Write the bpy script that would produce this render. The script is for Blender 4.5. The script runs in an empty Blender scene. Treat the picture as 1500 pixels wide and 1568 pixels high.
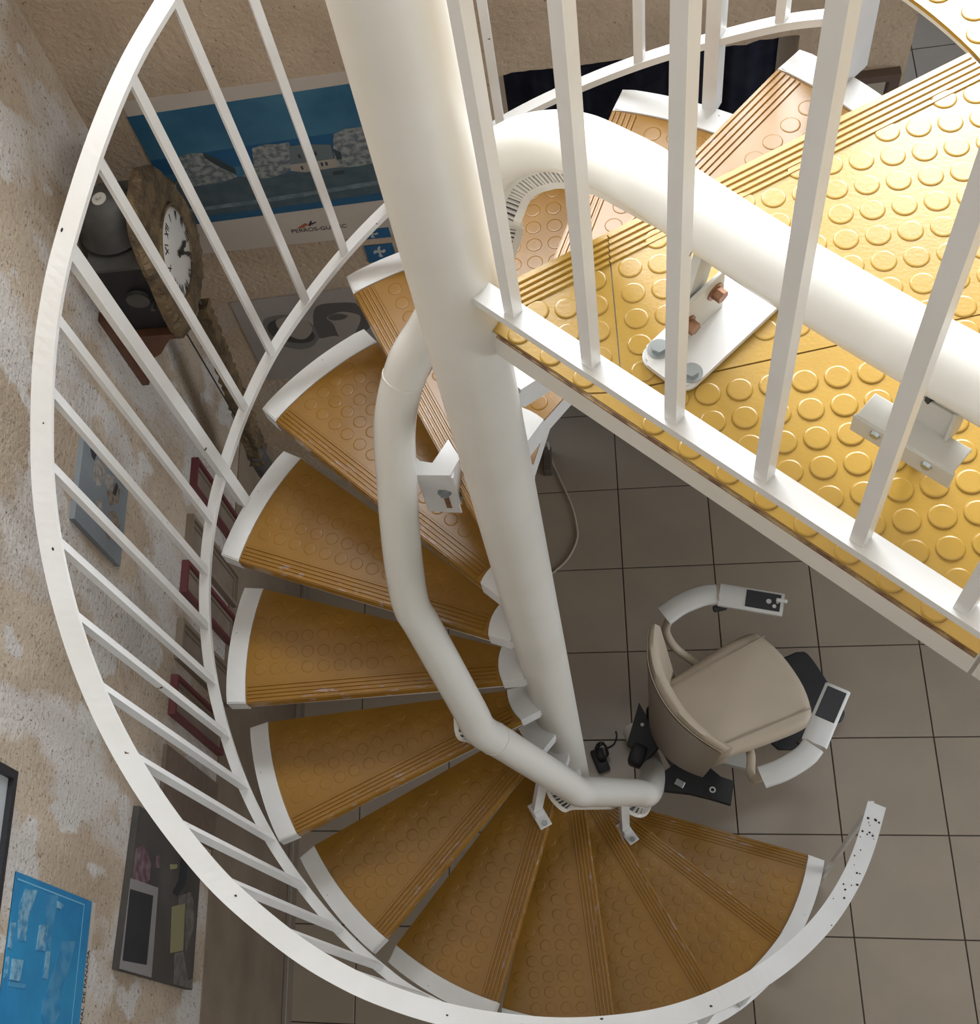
import bpy, bmesh, math, random
from mathutils import Vector, Matrix, noise
rnd = random.Random(7)
PI = math.pi
S = bpy.context.scene
COL = S.collection

# ---------------------------------------------------------------- camera
cam_d = bpy.data.cameras.new('camera')
cam = bpy.data.objects.new('camera', cam_d); COL.objects.link(cam); S.camera = cam
RR = ((0.966348, 0.054184, -0.251466), (-0.057753, -0.906909, -0.417351), (-0.250671, 0.417829, -0.87326))
CP = (0.192309, -0.998437, 4.999429)
m = Matrix(((RR[0][0], -RR[1][0], -RR[2][0], CP[0]), (RR[0][1], -RR[1][1], -RR[2][1], CP[1]),
            (RR[0][2], -RR[1][2], -RR[2][2], CP[2]), (0, 0, 0, 1)))
cam.matrix_world = m
cam_d.sensor_fit = 'HORIZONTAL'; cam_d.sensor_width = 36.0
cam_d.lens = 2068.686 * 36.0 / 1500.0
cam_d.shift_x = (750 - 405.875) / 1500.0
cam_d.shift_y = -(784 - 736.885) / 1500.0
cam_d.clip_start = 0.05; cam_d.clip_end = 60

# ---------------------------------------------------------------- world, lights, exposure
W = bpy.data.worlds.new('sky'); S.world = W; W.use_nodes = True
W.node_tree.nodes['Background'].inputs[0].default_value = (0.72, 0.84, 1.0, 1)
W.node_tree.nodes['Background'].inputs[1].default_value = 1.0
def area(name, loc, rot, sx, sy, power, col):
    l = bpy.data.lights.new(name, 'AREA'); l.shape = 'RECTANGLE'; l.size = sx; l.size_y = sy
    l.energy = power; l.color = col
    o = bpy.data.objects.new(name, l); COL.objects.link(o); o.location = loc; o.rotation_euler = rot
    return o
# daylight through the upstairs window in the back wall and a ground floor window on the right
area('upstairs_window_daylight', (0.45, 1.60, 4.55), (math.radians(-82), 0, 0), 2.3, 1.5, 165, (0.93, 0.97, 1.0))
area('ground_window_daylight', (3.55, -0.6, 1.5), (0, math.radians(90), 0), 1.4, 1.6, 32, (0.95, 0.97, 1.0))
area('back_room_fill', (1.7, 4.5, 1.9), (math.radians(-90), 0, 0), 1.2, 1.2, 9, (0.75, 0.87, 1.0))  # added fill lamp before the closed far wall, gives the floor a bluish reflection
S.view_settings.view_transform = 'Standard'; S.view_settings.look = 'None'
S.view_settings.gamma = 1.0; S.view_settings.use_curve_mapping = False
S.view_settings.exposure = 0.4

# ---------------------------------------------------------------- materials
MATS = {}
def mat(name, col, rough=0.5, col2=None, scale=12.0, bump=0.0, bscale=150.0, metal=0.0, spec=0.5, lo=0.4, hi=0.6, coat=0.0):
    if name in MATS: return MATS[name]
    M = bpy.data.materials.new(name); M.use_nodes = True; MATS[name] = M
    nt = M.node_tree; B = nt.nodes['Principled BSDF']
    B.inputs['Base Color'].default_value = (*col, 1); B.inputs['Roughness'].default_value = rough
    B.inputs['Metallic'].default_value = metal; B.inputs['Specular IOR Level'].default_value = spec
    B.inputs['Coat Weight'].default_value = coat
    tc = nt.nodes.new('ShaderNodeTexCoord')
    if col2:
        n = nt.nodes.new('ShaderNodeTexNoise'); n.inputs['Scale'].default_value = scale; n.inputs['Detail'].default_value = 5
        r = nt.nodes.new('ShaderNodeMapRange'); r.inputs[1].default_value = lo; r.inputs[2].default_value = hi
        x = nt.nodes.new('ShaderNodeMix'); x.data_type = 'RGBA'
        x.inputs[6].default_value = (*col, 1); x.inputs[7].default_value = (*col2, 1)
        nt.links.new(tc.outputs['Object'], n.inputs['Vector']); nt.links.new(n.outputs[0], r.inputs[0])
        nt.links.new(r.outputs[0], x.inputs[0]); nt.links.new(x.outputs[2], B.inputs['Base Color'])
    if bump:
        n2 = nt.nodes.new('ShaderNodeTexNoise'); n2.inputs['Scale'].default_value = bscale; n2.inputs['Detail'].default_value = 3
        b = nt.nodes.new('ShaderNodeBump'); b.inputs['Strength'].default_value = bump; b.inputs['Distance'].default_value = 0.01
        nt.links.new(tc.outputs['Object'], n2.inputs['Vector']); nt.links.new(n2.outputs[0], b.inputs['Height'])
        nt.links.new(b.outputs[0], B.inputs['Normal'])
    return M
def layer(M, col, scale, lo, hi, detail=4, stretch=(1, 1, 1), rough=None, ymask=None, rnd_off=False):
    """mix another colour over the base colour where a noise passes a threshold"""
    nt = M.node_tree; B = nt.nodes['Principled BSDF']
    tc = nt.nodes.new('ShaderNodeTexCoord'); mp = nt.nodes.new('ShaderNodeMapping')
    mp.inputs['Scale'].default_value = stretch
    n = nt.nodes.new('ShaderNodeTexNoise'); n.inputs['Scale'].default_value = scale; n.inputs['Detail'].default_value = detail
    r = nt.nodes.new('ShaderNodeMapRange'); r.inputs[1].default_value = lo; r.inputs[2].default_value = hi
    x = nt.nodes.new('ShaderNodeMix'); x.data_type = 'RGBA'; x.inputs[7].default_value = (*col, 1)
    nt.links.new(tc.outputs['Object'], mp.inputs['Vector'])
    src = mp.outputs[0]
    if rnd_off:
        oi = nt.nodes.new('ShaderNodeObjectInfo'); va = nt.nodes.new('ShaderNodeVectorMath'); va.operation = 'ADD'
        ml = nt.nodes.new('ShaderNodeMath'); ml.operation = 'MULTIPLY'; ml.inputs[1].default_value = 37.0
        nt.links.new(oi.outputs['Random'], ml.inputs[0]); nt.links.new(mp.outputs[0], va.inputs[0]); nt.links.new(ml.outputs[0], va.inputs[1])
        src = va.outputs[0]
    nt.links.new(src, n.inputs['Vector']); nt.links.new(n.outputs[0], r.inputs[0])
    fac = r.outputs[0]
    if ymask:                                     # (centre, half width, fade) in object y, and the same for x
        sp = nt.nodes.new('ShaderNodeSeparateXYZ'); nt.links.new(tc.outputs['Object'], sp.inputs[0])
        for ax, (c, w, f) in ymask.items():
            s = nt.nodes.new('ShaderNodeMath'); s.operation = 'SUBTRACT'; s.inputs[1].default_value = c
            a = nt.nodes.new('ShaderNodeMath'); a.operation = 'ABSOLUTE'
            q = nt.nodes.new('ShaderNodeMapRange'); q.inputs[1].default_value = w; q.inputs[2].default_value = w + f
            q.inputs[3].default_value = 1; q.inputs[4].default_value = 0
            k = nt.nodes.new('ShaderNodeMath'); k.operation = 'MULTIPLY'
            nt.links.new(sp.outputs[ax], s.inputs[0]); nt.links.new(s.outputs[0], a.inputs[0]); nt.links.new(a.outputs[0], q.inputs[0])
            nt.links.new(q.outputs[0], k.inputs[0]); nt.links.new(fac, k.inputs[1]); fac = k.outputs[0]
    old = B.inputs['Base Color']
    if old.is_linked:
        nt.links.new(old.links[0].from_socket, x.inputs[6])
    else:
        x.inputs[6].default_value = old.default_value
    nt.links.new(fac, x.inputs[0]); nt.links.new(x.outputs[2], old)
    return M

white = mat('white_paint', (0.78, 0.78, 0.775), 0.34, (0.75, 0.745, 0.73), 9, spec=0.5)
layer(white, (0.05, 0.035, 0.03), 38, 0.752, 0.762, 3)
cream = mat('cream_paint', (0.74, 0.715, 0.66), 0.40, (0.71, 0.685, 0.625), 6, spec=0.5)
railw = mat('rail_tube_paint', (0.71, 0.695, 0.645), 0.24, spec=0.5)
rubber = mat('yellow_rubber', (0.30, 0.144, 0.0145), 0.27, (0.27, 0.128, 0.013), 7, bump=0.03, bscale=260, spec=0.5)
layer(rubber, (0.36, 0.27, 0.25), 26, 0.60, 0.67, 5, (1, 6, 1), ymask={1: (0.042, 0.010, 0.012), 0: (0.42, 0.18, 0.1)}, rnd_off=True)
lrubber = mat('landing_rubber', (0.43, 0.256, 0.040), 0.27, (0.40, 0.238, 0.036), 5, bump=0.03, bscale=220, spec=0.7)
plaster = mat('beige_plaster', (0.41, 0.33, 0.25), 0.9, (0.49, 0.405, 0.315), 3.5, bump=0.55, bscale=70, spec=0.15)
layer(plaster, (0.55, 0.51, 0.475), 2.9, 0.49, 0.57, 7, (1, 1.5, 0.7))
layer(plaster, (0.55, 0.52, 0.49), 4.6, 0.575, 0.61, 8, (1, 1.3, 0.8))
layer(plaster, (0.22, 0.16, 0.11), 130, 0.60, 0.70, 3)
plaster2 = mat('brown_plaster', (0.41, 0.315, 0.225), 0.9, (0.47, 0.365, 0.265), 5, bump=0.6, bscale=75, spec=0.15)
layer(plaster2, (0.42, 0.37, 0.31), 2.2, 0.58, 0.68, 6)
layer(plaster2, (0.16, 0.11, 0.08), 90, 0.70, 0.75, 2)
dado = mat('brown_dado_paint', (0.25, 0.195, 0.145), 0.8, (0.22, 0.17, 0.125), 8, bump=0.15, bscale=120)
tile_m = mat('greige_floor_tile', (0.32, 0.265, 0.205), 0.34, (0.30, 0.25, 0.195), 5, bump=0.02, bscale=60, spec=0.45)
grout = mat('dark_grout', (0.07, 0.055, 0.045), 0.9)
plinth_m = mat('plinth_tile', (0.22, 0.185, 0.15), 0.5)
navy = mat('navy_cloth', (0.018, 0.02, 0.034), 0.9, (0.026, 0.028, 0.042), 14, spec=0.1)
black = mat('black_plastic', (0.016, 0.016, 0.02), 0.5)
blackm = mat('black_metal', (0.010, 0.010, 0.012), 0.55)
vinyl = mat('beige_vinyl', (0.52, 0.44, 0.34), 0.5, (0.49, 0.415, 0.32), 6, spec=0.4)
vinyl_d = mat('taupe_shell', (0.36, 0.31, 0.25), 0.5)
greyp = mat('light_grey_plastic', (0.62, 0.62, 0.60), 0.45)
steel = mat('zinc_steel', (0.42, 0.46, 0.48), 0.35, metal=0.9)
rust = mat('coppery_bolt', (0.36, 0.19, 0.11), 0.45, (0.24, 0.12, 0.07), 60, metal=0.5)
greym = mat('grey_sheet_metal', (0.55, 0.54, 0.50), 0.5)
wood = mat('reddish_wood', (0.13, 0.05, 0.025), 0.5, (0.09, 0.035, 0.018), 20)
redfr = mat('dark_red_frame', (0.13, 0.03, 0.034), 0.5)
brownfr = mat('brown_frame', (0.22, 0.17, 0.125), 0.6)
brownin = mat('brown_panel', (0.24, 0.19, 0.15), 0.7, (0.20, 0.155, 0.12), 10)
brass = mat('aged_brass', (0.20, 0.14, 0.075), 0.55, (0.10, 0.07, 0.04), 18, bump=0.9, bscale=55, metal=0.3)
iron = mat('grey_iron', (0.09, 0.088, 0.085), 0.55, (0.065, 0.063, 0.06), 14, metal=0.2)
enamel = mat('white_enamel', (0.62, 0.60, 0.57), 0.3)
ink = mat('black_ink', (0.02, 0.018, 0.016), 0.6)
paper = mat('off_white_paper', (0.48, 0.42, 0.36), 0.8, (0.44, 0.38, 0.32), 4)
concrete = mat('white_ceiling_paint', (0.75, 0.73, 0.69), 0.9)
glassm = mat('window_glass', (0.9, 0.95, 1.0), 0.02)
gB = glassm.node_tree.nodes['Principled BSDF']; gB.inputs['Transmission Weight'].default_value = 1.0; gB.inputs['IOR'].default_value = 1.05
mirror = mat('mirror_glass', (0.75, 0.76, 0.76), 0.03, metal=1.0)

# ---------------------------------------------------------------- helpers
def add_prism(bm, pts, z0, z1):
    lo = [bm.verts.new((x, y, z0)) for x, y in pts]; hi = [bm.verts.new((x, y, z1)) for x, y in pts]
    n = len(pts); bm.faces.new(hi); bm.faces.new(lo[::-1])
    for i in range(n): bm.faces.new((lo[i], lo[(i + 1) % n], hi[(i + 1) % n], hi[i]))
    return lo + hi
def add_box(bm, c, s, M=None, bev=0.0, seg=2):
    r = bmesh.ops.create_cube(bm, size=1.0); vs = r['verts']
    for v in vs: v.co = Vector((v.co.x * s[0], v.co.y * s[1], v.co.z * s[2]))
    if bev:
        es = list({e for v in vs for e in v.link_edges})
        o = bmesh.ops.bevel(bm, geom=es, offset=bev, segments=seg, profile=0.5, affect='EDGES')
        vs = list({v for f in o['faces'] for v in f.verts} | {v for v in vs if v.is_valid})
    T = Matrix.Translation(c) @ (M.to_4x4() if M else Matrix())
    bmesh.ops.transform(bm, matrix=T, verts=vs)
    return vs
def add_cyl(bm, p0, p1, r0, r1=None, seg=16, cap=True):
    p0, p1 = Vector(p0), Vector(p1); d = p1 - p0; r1 = r0 if r1 is None else r1
    q = d.to_track_quat('Z', 'Y').to_matrix().to_4x4()
    o = bmesh.ops.create_cone(bm, cap_ends=cap, segments=seg, radius1=r0, radius2=r1, depth=d.length)
    bmesh.ops.transform(bm, matrix=Matrix.Translation((p0 + p1) / 2) @ q, verts=o['verts'])
    return o['verts']
def add_lathe(bm, prof, seg=24, M=None):
    rings = []; T = M or Matrix()
    for r, z in prof:
        if r < 1e-5: rings.append([bm.verts.new(T @ Vector((0, 0, z)))])
        else: rings.append([bm.verts.new(T @ Vector((r * math.cos(2 * PI * k / seg), r * math.sin(2 * PI * k / seg), z))) for k in range(seg)])
    for a, b in zip(rings, rings[1:]):
        for k in range(seg):
            q = [a[k % len(a)], a[(k + 1) % seg % len(a)], b[(k + 1) % seg % len(b)], b[k % len(b)]]
            q = list(dict.fromkeys(q))
            if len(q) > 2: bm.faces.new(q)
def catmull(P, n=8, ends=True):
    P = [Vector(p) for p in P]; out = []
    for i in range(len(P) - 1):
        p0 = P[i - 1] if i else P[0] * 2 - P[1]; p1, p2 = P[i], P[i + 1]
        p3 = P[i + 2] if i + 2 < len(P) else P[-1] * 2 - P[-2]
        for k in range(n):
            t = k / n
            out.append(0.5 * ((2 * p1) + (p2 - p0) * t + (2 * p0 - 5 * p1 + 4 * p2 - p3) * t * t + (3 * p1 - p0 - 3 * p2 + p3) * t ** 3))
    out.append(P[-1]); return out
def sweep(bm, path, sect, up=Vector((0, 0, 1)), closed_sect=True, cap=True, keep_up=True):
    """sect: list of (side, up) offsets; side = horizontal normal of the path"""
    rings = []
    for i, p in enumerate(path):
        t = (path[min(i + 1, len(path) - 1)] - path[max(i - 1, 0)]).normalized()
        side = t.cross(up)
        side = side.normalized() if side.length > 1e-4 else Vector((1, 0, 0))
        u = side.cross(t).normalized()
        rings.append([bm.verts.new(p + side * a + u * b) for a, b in sect])
    n = len(sect)
    for A, B in zip(rings, rings[1:]):
        for k in range(n if closed_sect else n - 1):
            bm.faces.new((A[k], A[(k + 1) % n], B[(k + 1) % n], B[k]))
    if cap and closed_sect:
        bm.faces.new(rings[0][::-1]); bm.faces.new(rings[-1])
def circ(r, n=16): return [(r * math.cos(2 * PI * k / n), r * math.sin(2 * PI * k / n)) for k in range(n)]
def rect(w, h): return [(-w / 2, -h / 2), (w / 2, -h / 2), (w / 2, h / 2), (-w / 2, h / 2)]
def tube(bm, pts, r, seg=14, n=8): sweep(bm, catmull(pts, n), circ(r, seg))
def add_stick(bm, p0, p1, w, d=None, ang=0.0):
    """square bar between two points, turned by ang about its length"""
    p0, p1 = Vector(p0), Vector(p1); t = (p1 - p0).normalized(); d = d or w
    a = Vector((math.cos(ang), math.sin(ang), 0)); a = (a - t * a.dot(t)).normalized(); b = t.cross(a)
    q = [(-w / 2, -d / 2), (w / 2, -d / 2), (w / 2, d / 2), (-w / 2, d / 2)]
    A = [bm.verts.new(p0 + a * x + b * y) for x, y in q]; B = [bm.verts.new(p1 + a * x + b * y) for x, y in q]
    bm.faces.new(A[::-1]); bm.faces.new(B)
    for k in range(4): bm.faces.new((A[k], A[(k + 1) % 4], B[(k + 1) % 4], B[k]))
def mesh(name, bm, M, smooth=False):
    bmesh.ops.recalc_face_normals(bm, faces=bm.faces)
    me = bpy.data.meshes.new(name); bm.to_mesh(me); bm.free(); me.materials.append(M)
    if smooth:
        for p in me.polygons: p.use_smooth = True
        try: me.set_sharp_from_angle(angle=math.radians(smooth if smooth is not True else 40))
        except Exception: pass
    return me
def link(name, me, parent=None, loc=None, rotz=None):
    o = bpy.data.objects.new(name, me); COL.objects.link(o)
    if parent is not None:
        o.parent = parent
        if loc is None and rotz is None: o.matrix_parent_inverse = Matrix.Translation(-parent.location) if parent.type == 'EMPTY' and parent.rotation_euler.z == 0 else Matrix()
    if loc is not None: o.location = loc
    if rotz is not None: o.rotation_euler = (0, 0, rotz)
    return o
def obj(name, bm, M, parent=None, smooth=False, **k): return link(name, mesh(name, bm, M, smooth), parent, **k)
def empty(name, loc=(0, 0, 0), rotz=0):
    o = bpy.data.objects.new(name, None); COL.objects.link(o); o.location = loc; o.rotation_euler = (0, 0, rotz)
    o.empty_display_size = 0.1; return o
def tag(o, label, cat, group=None):
    o['label'] = label; o['category'] = cat
    if group: o['group'] = group
    return o
def struct(o, label=None):
    o['kind'] = 'structure'
    if label: o['label'] = label
    return o
def NB(): return bmesh.new()
def pt(a, r, z): a = math.radians(a); return Vector((r * math.cos(a), r * math.sin(a), z))
def text_mesh(txt, size, M, name, parent, T, extrude=0.0006, sx=1.0):
    cu = bpy.data.curves.new(name, 'FONT'); cu.body = txt; cu.size = size; cu.extrude = extrude
    cu.align_x = 'CENTER'; cu.align_y = 'CENTER'
    t = bpy.data.objects.new(name + '_tmp', cu); COL.objects.link(t)
    me = bpy.data.meshes.new_from_object(t.evaluated_get(bpy.context.evaluated_depsgraph_get()))
    bpy.data.objects.remove(t); bpy.data.curves.remove(cu)
    me.transform(T @ Matrix.Diagonal((sx, 1, 1, 1))); me.materials.clear(); me.materials.append(M)
    return link(name, me, parent)

# ---------------------------------------------------------------- stair constants
TH1 = -0.3121583; DTH = 0.3990556; H = 0.2255454
RC = 0.0575; RY = 0.745; RO = 0.795
def ang(i): return TH1 - DTH * (i - 1)
def helix(adeg): return (1 + (((math.degrees(TH1) - adeg) + 90) % 360 - 90) / math.degrees(DTH)) * H
LZ = 15 * H + 0.035

# ================================================================= SETTING
XW, YB = -1.05, 1.22
TS = 0.333; GX, GY = 0.198, 0.935
XR, YF, YFAR, ZT = 3.6, -3.6, 4.6, 6.3
# ground floor: grout bed with single tiles
bm = NB(); add_box(bm, ((XW + XR) / 2, (YF + YFAR) / 2, -0.055), (XR - XW, YFAR - YF, 0.1))
floor = struct(obj('floor', bm, grout), 'greige square floor tiles with thin dark joints')
bm = NB(); add_box(bm, (0, 0, -0.005), (TS - 0.004, TS - 0.004, 0.010), bev=0.0012, seg=1)
tme = mesh('tile', bm, tile_m)
for i in range(-3, 7):
    for j in range(-7, 9):
        x, y = GX + (i + 0.5) * TS, GY + (j + 0.5) * TS
        if x < XW + 0.1: continue
        t = link('tile', tme, floor, loc=(x, y, 0)); 
# left strip of cut tiles is part of the same floor
bm = NB(); add_box(bm, (0, 0, -0.005), (0.229, TS - 0.004, 0.010), bev=0.0012, seg=1)
tme2 = mesh('tile', bm, tile_m)
for j in range(-7, 9):
    t = link('tile', tme2, floor, loc=(GX - 3 * TS - 0.1165, GY + (j + 0.5) * TS, 0))
# left wall
bm = NB(); add_box(bm, (XW - 0.1, (YF + YB) / 2, ZT / 2), (0.2, YB - YF + 0.0, ZT))
wl = struct(obj('wall_left', bm, plaster), 'rough beige plastered wall with grey patches, hung with pictures')
bm = NB(); add_box(bm, (XW + 0.002, (YF + YB) / 2, 0.51), (0.004, YB - YF, 1.02))
o = obj('dado', bm, dado, wl); o['label'] = 'smooth dark brown painted lower wall'
bm = NB(); add_box(bm, (XW + 0.013, (YF + YB) / 2, 0.04), (0.018, YB - YF, 0.08), bev=0.003, seg=1)
struct(obj('baseboard_left', bm, plinth_m), 'low tiled skirting along the left wall')
# back wall with ragged doorway and upstairs window opening
DX0, DX1, DZ = -0.03, 0.645, 2.49
WX0, WX1, WZ0, WZ1 = -0.75, 1.75, 3.75, 5.35
TW = 0.24
bm = NB()
def slab(x0, x1, z0, z1): add_box(bm, ((x0 + x1) / 2, YB + TW / 2, (z0 + z1) / 2), (x1 - x0, TW, z1 - z0))
XE = 0.885
slab(XW, -0.12, 0, WZ0); slab(-0.12, DX0, 1.0, WZ0); slab(DX1, XE, 0, WZ0); slab(XW, WX0, WZ0, ZT); slab(WX1, XR, WZ0, ZT); slab(WX0, WX1, WZ1, ZT)
slab(XE, XR, 3.28, WZ0)
# lintel with a ragged lower edge
n = 48; top = []; bot = []
for k in range(n + 1):
    x = DX0 + (DX1 - DX0) * k / n; z = DZ + 0.010 * noise.noise(Vector((x * 9, 0, 3))) + 0.006 * noise.noise(Vector((x * 33, 5, 0)))
    bot.append([bm.verts.new((x, y, z)) for y in (YB, YB + TW)]); top.append([bm.verts.new((x, y, WZ0)) for y in (YB, YB + TW)])
for k in range(n):
    bm.faces.new((bot[k][0], bot[k + 1][0], top[k + 1][0], top[k][0])); bm.faces.new((bot[k][1], top[k][1], top[k + 1][1], bot[k + 1][1]))
    bm.faces.new((bot[k][0], bot[k][1], bot[k + 1][1], bot[k + 1][0]))
struct(obj('wall_back', bm, plaster2), 'rough brown plastered wall with a doorway, behind the stairs')
# outer shell of the house (out of sight, it bounces the daylight)
bm = NB(); add_box(bm, (XR + 0.1, (YF + YFAR) / 2, 0.3), (0.2, YFAR - YF, 0.6)); add_box(bm, (XR + 0.1, (YF + YFAR) / 2, (2.4 + ZT) / 2), (0.2, YFAR - YF, ZT - 2.4))
add_box(bm, (XR + 0.1, (YF - 1.35) / 2, 1.5), (0.2, -1.35 - YF, 1.8)); add_box(bm, (XR + 0.1, (0.15 + YFAR) / 2, 1.5), (0.2, YFAR - 0.15, 1.8))
struct(obj('wall_right', bm, concrete))
bm = NB(); add_box(bm, ((XW + XR) / 2, YF - 0.1, ZT / 2), (XR - XW, 0.2, ZT)); struct(obj('wall_front', bm, concrete))
bm = NB(); add_box(bm, ((XW + XR) / 2, YFAR + 0.1, 1.6), (XR - XW, 0.2, 3.2)); struct(obj('wall_far', bm, plaster2))
bm = NB(); add_box(bm, ((XW + XR) / 2, (YF + YB) / 2, ZT + 0.05), (XR - XW, YB - YF, 0.1))
struct(obj('ceiling', bm, concrete))
bm = NB(); add_box(bm, ((XW + XR) / 2, (YB + TW + YFAR) / 2, 3.33), (XR - XW, YFAR - YB - TW, 0.1)); struct(obj('ceiling_back_room', bm, concrete))
w1 = NB()
for x in (WX0 + 0.03, (WX0 + WX1) / 2, WX1 - 0.03): add_box(w1, (x, YB + 0.16, (WZ0 + WZ1) / 2), (0.06, 0.06, WZ1 - WZ0))
for z in (WZ0 + 0.03, WZ1 - 0.03): add_box(w1, ((WX0 + WX1) / 2, YB + 0.16, z), (WX1 - WX0, 0.055, 0.06))
struct(obj('window_1', w1, white))

# upper floor slab around the stairwell, covered in the same studded rubber
NA = math.radians(25.57); NO = 0.002                                     # nose direction of the landing
FA = math.radians(-41.8)
def arc(r, a0, a1, n): return [(r * math.cos(a0 + (a1 - a0) * k / n), r * math.sin(a0 + (a1 - a0) * k / n)) for k in range(n + 1)]
a_out = math.radians(40)
pts = arc(0.770, FA, a_out, 40) + [(XR - 0.02, YB - 0.02), (XR - 0.02, (XR - 0.02) * math.tan(FA))]
pts[41:41] = [(1.85 * math.cos(a_out), 1.85 * math.sin(a_out))]
bm = NB(); add_prism(bm, pts, LZ - 0.020, LZ - 0.006); ufl = struct(obj('floor_upper', bm, concrete), 'upper floor around the stairwell opening')
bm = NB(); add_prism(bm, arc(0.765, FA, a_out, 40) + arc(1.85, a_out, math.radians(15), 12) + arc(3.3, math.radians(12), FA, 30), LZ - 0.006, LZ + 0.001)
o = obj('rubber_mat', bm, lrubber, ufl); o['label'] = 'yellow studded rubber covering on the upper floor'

ex0, ey0 = math.cos(FA), math.sin(FA)
bm = NB(); add_stick(bm, (ex0 * 0.766 + 0.007, ey0 * 0.766 + 0.007, LZ - 0.033), (ex0 * 3.3 + 0.007, ey0 * 3.3 + 0.007, LZ - 0.033), 0.020, 0.054, FA + PI / 2); obj('edge_beam', bm, cream, ufl)
def add_stud(bm, x, y, z, r=0.0153, h=0.0010, n=20, M=None):
    rings = []
    for rr, zz in ((r + 0.0002, 0), (r - 0.0003, h * 0.5), (r - 0.0011, h * 0.84), (r - 0.0026, h)):
        rings.append([bm.verts.new((x + rr * math.cos(2 * PI * k / n), y + rr * math.sin(2 * PI * k / n), z + zz)) for k in range(n)])
    for A, B in zip(rings, rings[1:]):
        for k in range(n): bm.faces.new((A[k], A[(k + 1) % n], B[(k + 1) % n], B[k]))
    bm.faces.new(rings[-1])
def inside(p, poly, marg=0.0):
    x, y = p; c = False; n = len(poly); dmin = 9
    for i in range(n):
        (x1, y1), (x2, y2) = poly[i], poly[(i + 1) % n]
        if (y1 > y) != (y2 > y) and x < (x2 - x1) * (y - y1) / (y2 - y1) + x1: c = not c
        L = (x2 - x1) ** 2 + (y2 - y1) ** 2
        t = max(0, min(1, ((x - x1) * (x2 - x1) + (y - y1) * (y2 - y1)) / L)) if L else 0
        dmin = min(dmin, math.hypot(x - x1 - t * (x2 - x1), y - y1 - t * (y2 - y1)))
    return c and dmin >= marg
def studs_in(poly, ox, oy, pitch, rot, z, marg=0.014):
    bm = NB(); c, s = math.cos(rot), math.sin(rot); k = 0
    for i in range(-60, 61):
        for j in range(-60, 61):
            x, y = ox + pitch * (i * c - j * s), oy + pitch * (i * s + j * c)
            if math.hypot(x, y) < 2.0 and inside((x, y), poly, marg): add_stud(bm, x, y, z); k += 1
    return bm, k

# ================================================================= SPIRAL STAIRCASE
st = tag(empty('spiral_staircase', (0, 0, 0)), 'white steel spiral staircase with yellow studded rubber treads winding round a thick post', 'staircase')
bm = NB(); add_lathe(bm, [(0, 0), (RC, 0), (RC, 5.9), (0, 5.9)], 48); obj('centre_column', bm, cream, st, smooth=True)
bm = NB(); add_lathe(bm, [(0.0, 0), (0.075, 0), (0.075, 0.008), (0, 0.008)], 32); obj('base_plate', bm, cream, st)

def arc_y(r, y0, y1, n):          # arc of radius r between two local y values, on the +x side
    a0, a1 = math.asin(y0 / r), math.asin(y1 / r)
    return [(r * math.cos(a0 + (a1 - a0) * k / n), r * math.sin(a0 + (a1 - a0) * k / n)) for k in range(n + 1)]
NOSE_IN, NOSE_OUT = 0.040, 0.060
def nose_y(x): return NOSE_IN + (NOSE_OUT - NOSE_IN) * (x - 0.10) / 0.645
# shared tread meshes, local frame: x along the tread, +y is the front edge
bm = NB()
pan = [(0.045, 0.036), (0.735, 0.055)] + arc_y(0.740, 0.055, -0.2445, 10) + [(0.098, -0.047), (0.045, -0.035)]
add_prism(bm, pan, -0.050, -0.004); pan_me = mesh('tread', bm, white)
bm = NB()
add_prism(bm, [(0.05, 0.038)] + arc_y(0.109, 0.040, -0.047, 6) + [(0.05, -0.036)], -0.055, 0.004)
inner_me = mesh('inner_plate', bm, white)
bm = NB()
mat_poly = arc_y(0.110, -0.047, 0.0405, 6) + arc_y(RY, 0.060, -0.2455, 14)
add_prism(bm, mat_poly, -0.0335, 0.0); 
# five ridges along the front edge
for k in range(5):
    y = -0.0045 - 0.0098 * k
    x0, x1 = 0.116, 0.741
    a = (x0, nose_y(x0) + y); b = (x1 - 0.0002 * k, nose_y(x1) + y)
    for (w0, w1, z0, z1) in ((0.0072, 0.0042, 0.0, 0.0032),):
        lo = [bm.verts.new((a[0], a[1] - w0 / 2, z0)), bm.verts.new((b[0], b[1] - w0 / 2, z0)), bm.verts.new((b[0], b[1] + w0 / 2, z0)), bm.verts.new((a[0], a[1] + w0 / 2, z0))]
        hi = [bm.verts.new((a[0], a[1] - w1 / 2, z1)), bm.verts.new((b[0], b[1] - w1 / 2, z1)), bm.verts.new((b[0], b[1] + w1 / 2, z1)), bm.verts.new((a[0], a[1] + w1 / 2, z1))]
        bm.faces.new(hi)
        for q in range(4): bm.faces.new((lo[q], lo[(q + 1) % 4], hi[(q + 1) % 4], hi[q]))
mat_me = mesh('rubber_mat', bm, rubber)
spoly = arc_y(0.115, -0.046, 0.0, 4) + [(0.735, 0.008)] + arc_y(RY - 0.002, 0.006, -0.2435, 12)
bm, ks = studs_in(spoly, 0.6675, -0.0685, 0.0415, 0, 0.0, 0.0125); stud_me = mesh('raised_studs', bm, rubber)
bm = NB()
cap = arc_y(RY + 0.0005, 0.0595, -0.246, 14) + arc_y(RO, -0.252, 0.0575, 14)
vs = add_prism(bm, cap, -0.050, 0.004)
bmesh.ops.bevel(bm, geom=[e for e in bm.edges if all(v.co.z > 0 for v in e.verts)], offset=0.003, segments=2, affect='EDGES')
cap_me = mesh('end_cap', bm, white)
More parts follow.
